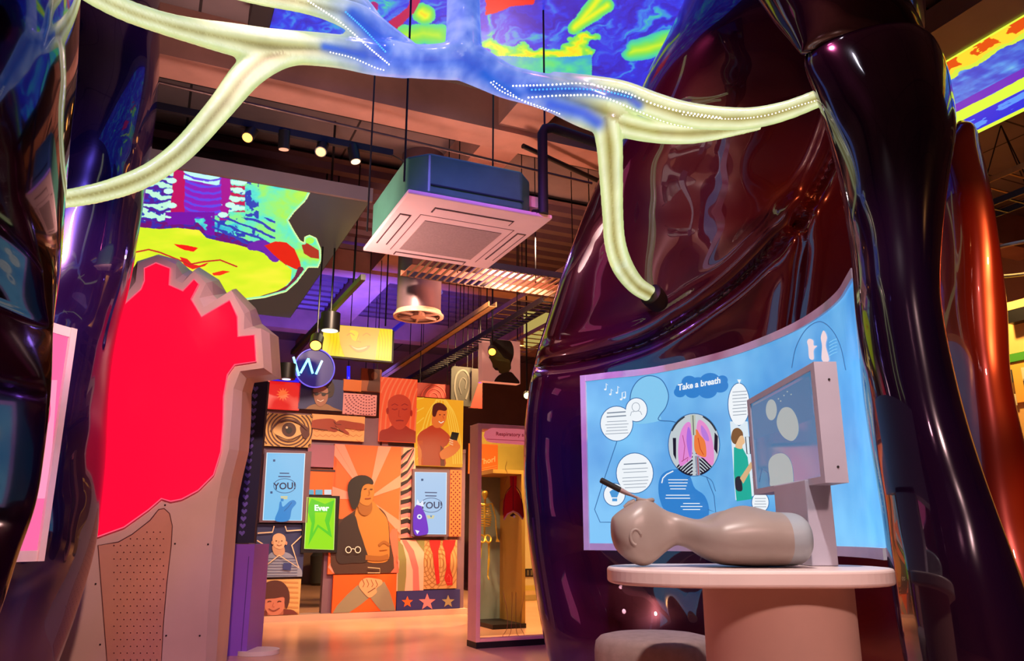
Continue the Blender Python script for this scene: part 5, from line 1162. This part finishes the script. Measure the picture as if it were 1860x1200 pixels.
# neon W on a round sign
pw = onb(557, 668, BW-.2)
nw = thing('neon_sign', pw, 'blue neon letter W before a dark blue disc, above the red sunburst picture', 'sign')
PN = lambda x, y, o=0: onb(x, y, BW-.2-o)
mb = MB(); c0 = onb(572, 668, BW-.12); mb.tube([c0, c0+BX*.05], .235, pm('blue_disc', '14104a', .4, 0, .1, 5, emit='1810a0', es=.35), 40); mb.build('disc', nw)
mb = MB(); c0 = onb(572, 668, BW-.14); mb.tube([c0+AX*math.cos(a)*.235+ZX*math.sin(a)*.235 for a in [k*math.pi/20 for k in range(41)]], .008, glow('8068ff', .9), 8, False); mb.build('ring', nw)
for a_, b__ in (((533, 648), (543, 682)), ((546, 677), (560, 651)), ((560, 651), (568, 678)), ((585, 655), (574, 679))):
    mb = MB(); mb.tube([PN(*a_), PN(*b__)], .014, pm('neon_cyan', 'ffffff', .3, emit='66d8ff', es=2.2), 8); mb.build('tube_stroke', nw, smooth=True)
# round wall lamp left of it
pl = onb(521, 676, BW-.3); mb = MB(); mb.tube([pl-ZX*.08, pl+ZX*.10], .10, dark_m, 24); o = mb.build('lamp_can', smooth=True); tag(o, 'black can lamp tucked behind the grey casing, left of the neon W', 'lamp')
mb = MB(); mb.tube([pl-ZX*.085, pl-ZX*.08], .05, glow('e8e8ff', 1.2), 20); mb.build('bulb', o)
mb = MB(); mb.rbox(*(ab(onb(487, 690, BW+.02))[0], ab(onb(548, 690, BW+.02))[0]), BW+.02, BW+.10, ab(onb(500, 690, BW))[2]+.01, ab(onb(500, 690, BW))[2]+.05, glow('2418e8', 1.1)); o = mb.build('blue_light_bar'); tag(o, 'thin blue light bar along the top of the red sunburst picture', 'light')
# ================================================================== GLASS DISPLAY CASE
pc0 = onz(865, 1178, 0); ca0, cb0, _ = ab(pc0); zc_t = ab(onb(866, 768, cb0))[2]
post_m = pm('case_post', 'f4b49c', .45, 0, .05, 5)
cs = thing('display_case', R(ca0+.6, cb0, 0), 'glass front display board with salmon post and black base beside the dark lung', 'display case')
aw = 1.55
mb = MB(); mb.rbox(ca0, ca0+aw, cb0, cb0+.22, 0, .05, dark_m); mb.build('plinth', cs)
mb = MB(); mb.rbox(ca0-.005, ca0+.035, cb0, cb0+.2, .05, zc_t, post_m); mb.rbox(ca0+.035, ca0+aw, cb0, cb0+.2, zc_t-.05, zc_t, post_m); mb.rbox(ca0+.035, ca0+aw, cb0, cb0+.2, .05, .075, post_m); mb.rbox(ca0+aw-.04, ca0+aw, cb0, cb0+.2, .05, zc_t, post_m); mb.build('frame', cs, bevel=.004)
gl_m = bpy.data.materials.new('case_glass'); gl_m.use_nodes = True; _nt = gl_m.node_tree
for n_ in list(_nt.nodes): _nt.nodes.remove(n_)
_o = _nt.nodes.new('ShaderNodeOutputMaterial'); _mx = _nt.nodes.new('ShaderNodeMixShader'); _t = _nt.nodes.new('ShaderNodeBsdfTransparent'); _g = _nt.nodes.new('ShaderNodeBsdfGlossy'); _g.inputs['Roughness'].default_value = .03
_f = _nt.nodes.new('ShaderNodeFresnel'); _f.inputs['IOR'].default_value = 1.35; _t.inputs[0].default_value = (.96, .93, .86, 1)
_nt.links.new(_f.outputs[0], _mx.inputs[0]); _nt.links.new(_t.outputs[0], _mx.inputs[1]); _nt.links.new(_g.outputs[0], _mx.inputs[2]); _nt.links.new(_mx.outputs[0], _o.inputs[0])
mb = MB(); mb.rbox(ca0+.035, ca0+aw-.04, cb0+.09, cb0+.10, .075, zc_t-.05, gl_m); mb.build('glass_pane', cs)
CP = Print(lambda x, y: onb(x, y, cb0+.085), .003)
rd, rdd = pm('organ_red', 'b81818', .3, 0, .1, 8), i_('701010')
CP.poly([(926, 864), (939, 864), (938, 888), (944, 898), (950, 915), (952, 938), (950, 942), (940, 930), (932, 927), (922, 932), (915, 943), (913, 925), (914, 908), (920, 896), (927, 886)], rd, 1)
CP.stroke([(932, 866), (932, 925)], 1.6, rdd, 2); CP.stroke([(929, 882), (918, 898), (914, 935)], 1.4, rdd, 2, smooth=True); CP.stroke([(936, 882), (946, 898), (951, 935)], 1.4, rdd, 2, smooth=True)
CP.stroke([(915, 944), (922, 933), (932, 928), (942, 933), (950, 943)], 2.4, i_('e8b0a0'), 3); CP.poly([(926, 936), (932, 931), (941, 938), (935, 935), (930, 938)], i_('402018'), 3); CP.poly(circ(934, 938, 1.8, 2.4), i_('f8f0e8'), 4)
ol = i_('9a6a34')
for p_ in ([(914, 905), (908, 912), (908, 930)], [(921, 838), (918, 850), (922, 862), (916, 880)], [(914, 1075), (921, 1110), (921, 1140), (913, 1155), (920, 1158), (928, 1145), (930, 1100), (930, 1075)], [(937, 1075), (937, 1110), (938, 1145), (945, 1157), (952, 1153), (945, 1135), (948, 1105), (953, 1075)]): CP.stroke(p_, .9, ol, 1, smooth=True)
CP.build('body_print', cs)['label'] = 'red lungs and thin body outline on the glass'
# salmon name plate
sg = [(893, 777), (945, 779), (957, 781), (957, 808), (893, 803), (885, 800), (880, 792), (882, 783)]
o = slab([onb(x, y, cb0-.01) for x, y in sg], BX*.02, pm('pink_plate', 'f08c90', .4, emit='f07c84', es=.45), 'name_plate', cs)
CT = Print(lambda x, y: onb(x, y, cb0-.011), .003); CT.text('Respiratory s', 926, 791.5, 9.4, i_('b83848'), 1, dx=(1, .04), bold=.02); CT.lines(884, 952, 797, 3, 1, .9, i_('d05060'), .05, 0); CT.build('plate_text', o)

# --- second case behind with golden skeleton
gold = pm('golden_bone', 'd8b440', .3, .5, .2, 20); SKY = cb0+1.55
frm2 = pm('ochre_frame', 'b08438', .5)
q0 = ab(onb(868, 865, SKY+.25)); q1 = ab(onb(914, 1062, SKY+.25))
s2 = thing('skeleton_case', R((q0[0]+q1[0])/2, SKY+.2, 0), 'ochre framed board behind the display case, backing the golden skeleton', 'display case')
mb = MB(); mb.rbox(q0[0]-.04, q1[0]+.02, SKY+.30, SKY+.36, .04, q0[2], pm('haze_board', '8c9a88', .5, 0, .25, 2.5)); mb.build('back_board', s2)
mb = MB(); mb.rbox(q1[0]-.02, q1[0]+.02, SKY-.28, SKY+.36, .04, q0[2], frm2); mb.rbox(q0[0]-.04, q1[0]+.02, SKY-.28, SKY+.36, q0[2], q0[2]+.04, frm2); mb.build('frame', s2)
mb = MB(); mb.rbox(q0[0]-.04, q1[0]+.02, SKY-.30, SKY+.36, 0, .045, dark_m); mb.build('plinth', s2)
sk0 = onb(882, 1050, SKY); sa, sb, _ = ab(sk0)
skl = thing('skeleton_model', R(sa, sb, .045), 'golden human skeleton model standing upright behind the display case glass', 'skeleton')
def S_(x, y, d=0): return onb(x, y, SKY+d)
def sadd(nm, fn): mb = MB(); fn(mb); return mb.build(nm, skl, smooth=True)
u_ = (S_(900, 950)-S_(899, 950)).length
def skull(mb):
    c = S_(881, 898)
    mb.tube([c+ZX*h*u_ for h in (-7, -5.5, -3, 0, 3, 5.5, 7)], [u_*r for r in (2.2, 3.2, 4.2, 5.2, 5.4, 4, 1)], gold, 16)
sadd('skull', skull)
def spine(mb):
    P_ = [S_(881, 906, .03), S_(881, 925, .05), S_(880, 945, .05), S_(880, 968, .03), S_(881, 984, .04)]
    P_ = [Vector(p) for p in spline([tuple(p) for p in P_], 40)]
    mb.tube(P_, [u_*(1.3+.6*(k % 2)) for k in range(40)], gold, 10)
sadd('spine', spine)
def ribs(mb):
    for k in range(9):
        y_ = 916+k*4.6; w_ = (7+5*math.sin((k+1)/9*2.4))*u_
        c = S_(880, y_, .02)
        mb.tube([c+AX*w_*math.cos(a)+BX*w_*.7*math.sin(a)-ZX*u_*2*math.sin(-a) for a in [j*math.pi/9-math.pi*.0 for j in range(19)]], u_*.8, gold, 6, False)
    mb.tube([S_(880, 916, -.08), S_(880, 940, -.1)], u_*1.4, gold, 8); mb.tube([S_(868, 914), S_(881, 916, -.05), S_(894, 914)], u_*.9, gold, 8)
sadd('rib_cage', ribs)
def pelvis(mb):
    for s_ in (-1, 1):
        c = S_(881+s_*5.5, 978); mb.tube([c+(AX*math.cos(a)*5*u_+ZX*math.sin(a)*6*u_)+BX*.02*math.sin(a) for a in [j*math.pi/8 for j in range(17)]], u_*1.6, gold, 8, False)
sadd('pelvis', pelvis)
for s_, pts in ((-1, [(868, 915), (865, 940), (866, 960), (869, 980)]), (1, [(894, 915), (900, 940), (901, 958), (903, 976)])):
    sadd('arm', lambda mb: (mb.tube([S_(*q) for q in pts], [u_*1.6, u_*1.0, u_*1.3, u_*.8], gold, 8), [mb.tube([S_(*pts[-1]), S_(pts[-1][0]-2+j*1.6, pts[-1][1]+8)], u_*.5, gold, 6) for j in range(5)]))
for s_, pts in ((-1, [(874, 984), (873, 1012), (871, 1016), (872, 1046), (870, 1058)]), (1, [(888, 984), (888, 1012), (888, 1016), (886, 1046), (888, 1058)])):
    sadd('leg', lambda mb: (mb.tube([S_(*pts[0]), S_(*pts[1]), S_(*pts[2]), S_(*pts[3])], [u_*1.9, u_*1.2, u_*1.9, u_*1.1], gold, 8), mb.tube([S_(*pts[3]), S_(pts[4][0], pts[4][1]-6, -.10)], u_*1.3, gold, 8)))
# orange poster, grille and warm wall beyond
PW = 13.2
yw = pm('ochre_wall', 'c8a850', .7, 0, .12, 2)
a_a = ab(onb(862, 800, PW))[0]; a_b = ab(onb(1000, 800, PW))[0]
mb = MB(); mb.rbox(a_a, a_b+1.6, PW, PW+.12, 0, ab(onb(900, 775, PW))[2], yw); o = mb.build('partition'); tag(o, 'ochre yellow partition far behind the golden skeleton', 'partition')
q0 = ab(onb(869, 806, PW)); q1 = ab(onb(903, 862, PW)); mb = MB(); mb.rbox(q0[0]-.2, q1[0], PW-.03, PW-.002, q1[2], q0[2], i_('e87028')); o = mb.build('wall_poster'); tag(o, 'orange poster reading Thorl above the golden skeleton', 'poster')
PT = Print(lambda x, y: onb(x, y, PW-.032), .006); PT.text('Thorl', 885, 841, 14, i_('f0c090'), 1, dx=(.95, -.2), bold=.02)
for k in range(4): PT.stroke([(869, 852+k*4), (903, 845+k*4)], 1, i_('f0a060'), 1)
PT.build('poster_text', o); o['label'] = 'orange poster with tilted pale lettering above the golden skeleton'
q0 = ab(onb(924, 1033, PW-2.2)); q1 = ab(onb(966, 1047, PW-2.2)); mb = MB(); mb.rbox(q0[0]-.05, q1[0]+.9, PW-2.2, PW-1.9, q1[2]-.12, q0[2]+.95, pm('pale_cabinet', 'b09a68', .6, 0, .06, 3)); o = mb.build('low_cabinet'); tag(o, 'pale low cabinet with a dark vent, seen through the display case glass', 'cabinet')
mb = MB(); mb.rbox(q0[0], q1[0]+.5, PW-2.21, PW-2.2, q1[2], q0[2], dark_m); 
for k in range(14): mb.rbox(q0[0]+.05+k*.06, q0[0]+.075+k*.06, PW-2.222, PW-2.21, q1[2]+.02, q0[2]-.02, pm('vent_slat', '5a4a30', .5))
mb.build('vent', o)

# ================================================================== CEILING EQUIPMENT
# air conditioning cassette
ua0, ua1, ub0, ub1, uz = 1.305, 2.32, 4.43, 5.57, 3.0
ac = thing('air_conditioner', R((ua0+ua1)/2, (ub0+ub1)/2, uz), 'square pink lit white ceiling air conditioner cassette with dark green body, hung on rods', 'air conditioner')
wh = pm('cassette_white', 'e8c4c0', .45, 0, .04, 5); ln = i_('6a3a40')
mb = MB(); mb.rbox(ua0, ua1, ub0, ub1, uz, uz+.03, wh); mb.build('fascia', ac, bevel=.008)
mb = MB(); mb.rbox(1.54, 2.11, 4.81, 5.41, uz-.004, uz, pm('intake_grey', 'a08480', .7, 0, .1, 60)); mb.build('intake_grille', ac)
for (x0, x1, y0, y1) in ((1.53, 2.10, 4.57, 4.655), (1.53, 2.10, 5.475, 5.54), (1.35, 1.43, 4.76, 5.36), (2.21, 2.28, 4.76, 5.36)):
    mb = MB(); mb.rbox(x0, x1, y0, y1, uz-.003, uz, pm('slot_dark', '4a2c30', .7)); mb.rbox(x0+.01, x1-.012, y0+.01, y1-.008, uz-.007, uz-.002, wh); mb.build('air_flap', ac)
mb = MB(); e_ = .05; mb.rbox(1.48, 2.17, 4.72, 4.725, uz-.002, uz, ln); mb.rbox(1.48, 1.485, 4.72, 5.45, uz-.002, uz, ln); mb.rbox(2.165, 2.17, 4.72, 5.45, uz-.002, uz, ln); mb.build('panel_seam', ac)
body_m = pm('cassette_body', '4f8a72', .4, .2, .15, 4)
bd = [(ua0+.14, ub0+.02), (ua1-.22, ub0+.02), (ua1-.10, ub0+.14), (ua1-.10, ub1-.14), (ua1-.22, ub1-.04), (ua0+.14, ub1-.04), (ua0+.02, ub1-.16), (ua0+.02, ub0+.14)]
o = slab([R(a, b, uz+.32) for a, b in bd], (0, 0, -.29), body_m, 'body', ac)
b_ = o.modifiers.new('b', 'BEVEL'); b_.width = .02; b_.segments = 3; b_.limit_method = 'ANGLE'
mb = MB(); mb.rbox(ua0+.15, ua1-.21, ub0+.012, ub0+.018, uz+.09, uz+.10, pm('body_seam', '1a3032', .4)); mb.build('body_seam', ac)
mb = MB(); mb.rbox(ua1-.10, ua1+.0, ub0+.16, ub0+.40, uz+.05, uz+.10, wh); mb.rbox(ua1-.10, ua1+.02, ub0+.16, ub0+.40, uz+.14, uz+.22, wh); mb.build('drain_box', ac)
for a, b in ((ua0-.0, ub0+.1), (ua1+.0, ub0+.1), (ua0, ub1-.1), (ua1, ub1-.1)):
    mb = MB(); mb.tube([R(a, b, uz+.12), R(a, b, ZC)], .007, dark_m, 8); mb.build('hanging_rod', ac)
# insulated pipes beside it
pA = ab(onb(985, 225, ub0))[0]
zt_p = onb(985, 228, ub0).z; zb_p = onb(985, 388, ub0).z
mb = MB(); mb.tube([R(pA, ub0, zb_p), R(pA, ub0, zt_p-.06), R(pA+.02, ub0, zt_p-.02), R(pA+.08, ub0, zt_p), R(pA+.75, ub0+.1, zt_p)], .035, pm('black_insulation', '0e0c0e', .7, 0, .1, 30), 14)
o = mb.build('insulated_pipe', smooth=True); tag(o, 'black insulated pipe dropping to the right side of the air conditioner', 'pipe')
mb = MB(); mb.tube([R(pA, ub0, zb_p+.03), R(pA-.07, ub0, zb_p-.0), R(ua1-.06, ub0+.2, uz+.08)], .02, _M['black_insulation'], 10); mb.build('pipe_elbow', o)
# conduits along A
def rod(name, p, q, r, m, label, cat, group=None, n=10):
    mb = MB(); mb.tube([p, q], r, m, n); o = mb.build(name, smooth=True); tag(o, label, cat, group); return o
zq = 4.25; p = onz(450, 187, zq); q = onz(1075, 333, zq); rod('conduit', p+(p-q)*.25, q, .013, pm('steel_conduit', '6a5450', .4, .6, .1, 10), 'thin steel conduit running across the ceiling above the air conditioner', 'pipe')
zq = 4.45; p = onz(950, 265, zq); q = onz(1080, 325, zq); rod('conduit', p, q+(q-p)*.5, .025, dark_m, 'short dark pipe right of the air conditioner, above the lung edge', 'pipe')
# --- lighting tracks
blk = pm('track_black', '141214', .4, .3, .1, 8)
def spot_head(p, aim, lit, label, r=.042, L=.15, es=6, parent_z=None):
    """track spotlight: can, rim, lens, stem"""
    aim = Vector(aim).normalized(); e = thing('track_spotlight', p+ZX*.10, label, 'spotlight', 'spotlights on the ceiling tracks')
    mb = MB(); mb.tube([p-aim*L*.5, p-aim*L*.46, p+aim*L*.5], [r*.8, r, r], blk, 22); mb.build('can', e, smooth=True)
    mb = MB(); mb.tube([p+aim*(L*.5+.001), p+aim*(L*.5+.004)], r*.82, glow(*lit), 20); mb.build('lens', e)
    mb = MB(); mb.tube([p-aim*L*.2, p+ZX*(parent_z or .14)], .010, blk, 8); mb.build('stem', e)
    return e
zk = 3.95
p0 = onz(190, 174, zk); p1 = onz(713, 279, zk); ax_ = (p1-p0).normalized()
tk = thing('lighting_track', (p0+p1)/2, 'long black lighting track crossing above the green and violet ceiling screen', 'lighting track')
ft = MB(); ft.box((p0+p1)/2, ax_*((p1-p0).length/2), ax_.cross(ZX)*.02, ZX*.028, blk); ft.build('rail', tk)
cb = [Vector(p) for p in spline([tuple(onY(x, y, Y)) for x, y, Y in ((713, 281, p1.y), (735, 295, 5.2), (752, 322, 5.1), (765, 342, 5.0), (778, 357, 4.95))], 24)]
mb = MB(); mb.tube(cb, .007, blk, 8); mb.build('power_cable', tk)
b_k = ab((p0+p1)/2)[1]
WL = ('ff9a3c', 6)
for (x, y), aim, lit, w in (((455, 250), (-.05, -.6, -.8), WL, 'leftmost glowing one on the front ceiling track'), ((516, 262), (.0, .15, -1), ('f0a080', 1.4), 'dark can second from left on the front ceiling track'), ((585, 276), (.05, -.6, -.8), WL, 'glowing one third from left on the front ceiling track'), ((643, 287), (.25, -.1, -1), ('ffc8a0', 2.5), 'tilted dark can at the right end of the front ceiling track')):
    q = onb(x, y-8, b_k); spot_head(q, aim, lit, 'black track spotlight, '+w, r=.045, L=.15, parent_z=max(.05, zk-q.z))
zk2 = 3.5; p0 = onz(660, 503, zk2); p1 = onz(531, 640, zk2); ax_ = (p1-p0).normalized()
tk = thing('lighting_track', (p0+p1)/2, 'black lighting track running back towards the blue neon letter W', 'lighting track'); ft = MB(); ft.box((p0+p1)/2, ax_*((p1-p0).length/2), ax_.cross(ZX)*.025, ZX*.03, blk); ft.build('rail', tk)
pm_ = p0+(p1-p0)*.1; mb = MB(); mb.tube([pm_, Vector((pm_.x, pm_.y, ZC))], .008, blk, 8); mb.build('hanger', tk)
q = onb(600, 584, 8.3); spot_head(q, (0, 0, -1), ('fff0c0', 3), 'wide black can spotlight hanging in front of the yellow screen', r=.105, L=.20, parent_z=ZC-q.z)
q = onb(575, 620, 8.3); spot_head(q, (.1, -.7, -.7), WL, 'glowing warm spotlight left of the yellow screen', r=.07, L=.16, parent_z=ZC-q.z)
q = onb(894, 636, 8.2); spot_head(q, (.02, -.85, -.5), ('ff8a28', 8), 'glowing amber spotlight in front of the dark profile light box', r=.05, L=.12, parent_z=ZC-q.z)
q = onb(957, 717, 8.6); spot_head(q, (.0, -.95, -.3), ('fff0a0', 5), 'glowing pale spotlight beside the left edge of the plum lung', r=.045, L=.12, parent_z=ZC-q.z)
# round air diffuser
dz_ = 3.15; dc = onz(760, 576, dz_); dfm = pm('duct_metal', '7a6068', .4, .5, .1, 6)
df = thing('air_diffuser', dc, 'round duct with a pale ringed air diffuser hanging under the ceiling', 'air vent'); rr = (onz(806, 577, dz_)-onz(714, 575, dz_)).length/2
mb = MB(); mb.tube([dc+ZX*.0, dc+ZX*.02, dc+ZX*.03, dc+ZX*.06], [rr, rr, rr*.93, rr*.90], pm('diffuser_ring', 'c89a80', .5, 0, .05, 6), 48, False)
mb.tube([dc+ZX*.001, dc+ZX*.002], [rr, rr*.86], _M['diffuser_ring'], 48, False); mb.build('ring', df, smooth=True)
mb = MB(); mb.tube([dc+ZX*.05, Vector((dc.x, dc.y, ZC))], rr*.88, dfm, 40); mb.build('duct', df, smooth=True)
mb = MB(); 
for k in range(3): 
    a = k*math.pi/3+.3; d_ = AX*math.cos(a)+BX*math.sin(a); mb.tube([dc+ZX*.02-d_*rr*.9, dc+ZX*.02+d_*rr*.9], .018, _M['diffuser_ring'], 6)
mb.tube([dc+ZX*.0, dc+ZX*.04], rr*.3, _M['diffuser_ring'], 20); mb.build('spokes', df)
# cable trays running away
tm = pm('tray_steel', 'a0806c', .35, .6, .15, 10); tm2 = pm('tray_galvanised', 'b08a58', .4, .6, .15, 9)
def tray(a0, a1, b0, b1, z, m, label, slats=True, along='B', h=.06):
    o = thing('cable_tray', R((a0+a1)/2, (b0+b1)/2, z), label, 'cable tray', 'steel cable trays under the ceiling')
    mb = MB()
    if along == 'B': mb.rbox(a0, a0+.012, b0, b1, z, z+h, m); mb.rbox(a1-.012, a1, b0, b1, z, z+h, m)
    else: mb.rbox(a0, a1, b0, b0+.012, z, z+h, m); mb.rbox(a0, a1, b1-.012, b1, z, z+h, m)
    mb.build('side_rails', o)
    mb = MB()
    if slats == 'solid': mb.rbox(a0, a1, b0, b1, z, z+.006, m)
    else:
        st = slats if isinstance(slats, float) else .3
        if along == 'B':
            b = b0
            while b < b1: mb.rbox(a0, a1, b, b+.02, z, z+.012, m); b += st
        else:
            a = a0
            while a < a1: mb.rbox(a, a+.02, b0, b1, z, z+.012, m); a += st
    mb.build('bed', o)
    for k in range(3):
        t_ = (k+.5)/3; a = (a0+a1)/2 if along == 'B' else a0+(a1-a0)*t_; b = b0+(b1-b0)*t_ if along == 'B' else (b0+b1)/2
        mb = MB(); mb.tube([R(a, b, z+.01), R(a, b, ZC)], .006, dark_m, 6); mb.build('hanging_rod', o)
    return o
za = 3.45
aL = ab(onz(640, 720, za))[0]
tray(ab(onz(760, 640, 3.4))[0], ab(onz(860, 585, 3.4))[0]+.0, ab(onz(880, 555, 3.4))[1], ab(onz(700, 690, 3.4))[1]+1.5, 3.4, tm2, 'broad solid cable tray running back beside the round air diffuser', 'solid')
pz = onz(985, 548, 3.3); a_t, b_t, _ = ab(pz)
o = tray(a_t, a_t+.22, b_t, b_t+5.2, 3.3, dark_m, 'dark cable tray with blue shimmer running back behind the picture wall', .12)
tray(2.1, 4.6, 6.9, 7.3, 3.44, pm('tray_copper', '84503e', .6, .1, .15, 9), 'perforated coppery cable tray crossing under the ceiling behind the air conditioner', 'solid', 'A')
tray(2.0, 4.4, 6.2, 6.75, 3.25, tm, 'wire basket tray right behind the air conditioner', .07, 'A')
tray(3.95, 4.25, 5.2, 9.5, 3.75, tm, 'ladder tray between the air conditioner and the plum lung', .22)
tray(5.1, 5.6, 6.0, 12.5, 3.9, tm2, 'far right ladder tray near the left edge of the plum lung', .25)
rod('blue_tube_light', R(ab(onz(800, 530, 3.6))[0], ab(onz(800, 530, 3.6))[1], 3.6), R(ab(onz(800, 530, 3.6))[0], ab(onz(800, 530, 3.6))[1]+2.2, 3.6), .03, glow('2818a8', .8), 'dim blue tube light behind the round air diffuser', 'light')
# far exit light box
q = onb(985, 600, 11.5); mb = MB(); a_, b_, z_ = ab(q); mb.rbox(a_-.3, a_+.35, b_, b_+.1, z_-.3, z_+.32, glow('c8b060', .8)); o = mb.build('wall_lightbox'); tag(o, 'yellowish light box right of the hanging profile light box', 'light')

# ================================================================== RIGHT EDGE BACKGROUND
rw = pm('amber_wall', 'd8a860', .7, 0, .06, 3)
AR = 8.4
q0 = ona(1790, 548, AR)
mb = MB(); bq0 = ona(1862, 550, AR).dot(BX)-2.2; bq1 = ona(1790, 550, AR).dot(BX)+.8; mb.rbox(AR, AR+.12, bq0, bq1, 0, ona(1835, 548, AR).z, rw); o = mb.build('partition'); tag(o, 'amber lit partition at the right edge beyond the red brown lobe', 'partition')
c = ona(1849, 572, AR-.1); mb = MB(); a_, b_, z_ = ab(c); mb.rbox(AR-.12, AR, b_-.12, b_+.12, z_-.07, z_+.07, blk); o = mb.build('wall_speaker'); tag(o, 'small black box speaker high on the amber partition', 'speaker')
c = ona(1850, 640, AR-.03); a_, b_, z_ = ab(c); c2 = ona(1850, 655, AR-.03).z; mb = MB(); mb.rbox(AR-.04, AR-.002, b_-.8, b_+.6, c2, z_, i_('3c8c28')); o = mb.build('green_sign_band'); tag(o, 'green band across the amber partition at the right edge', 'sign')
c0 = ona(1850, 660, AR-.03); c1 = ona(1856, 730, AR-.03)
bd_ = slab([R(AR-.03, b_-.8, c1.z), R(AR-.03, b_+.5, c1.z), R(AR-.03, b_+.5, c0.z), R(AR-.03, b_-.8, c0.z)], AX*.028, i_('e0a040'), 'notice_board'); tag(bd_, 'orange notice board with small dark pictures below the green band', 'notice board')
mb = MB()
for k in range(3):
    for j in range(3): zz = c0.z-.05-(c0.z-c1.z)*.3*k; bb = b_-.7+j*.4; mb.rbox(AR-.034, AR-.031, bb, bb+.3, zz-.14, zz, i_(('6a4420', 'c8c0a0', '2c3038')[(k+j) % 3]))
mb.build('printed_pictures', bd_)
_ta = ab(onz(1800, 330, 4.4))[0]; tray(_ta, _ta+.6, 1.5, 9.0, 4.4, tm2, 'amber lit ladder tray at the top right edge below the striped screen', .3)
tray(6.9, 7.2, 2.2, 10.0, 3.9, dark_m, 'dark tray at the right edge above the amber partition', .2)
c = ona(1860, 470, 7.6); a_, b_, z_ = ab(c)
df = thing('ring_pendant', c, 'pale steel ring pendant at the right edge above the amber partition', 'lamp')
mb = MB(); mb.tube([R(a_+.55*math.cos(t), b_+.55*math.sin(t), z_) for t in [k*math.pi/20 for k in range(41)]], .02, pm('ring_steel', 'b0a890', .3, .7), 8, False); mb.build('ring', df, smooth=True)
for k in range(3): mb = MB(); t = k*2.1; mb.tube([R(a_+.55*math.cos(t), b_+.55*math.sin(t), z_), R(a_, b_, ZC)], .006, dark_m, 6); mb.build('wire', df)
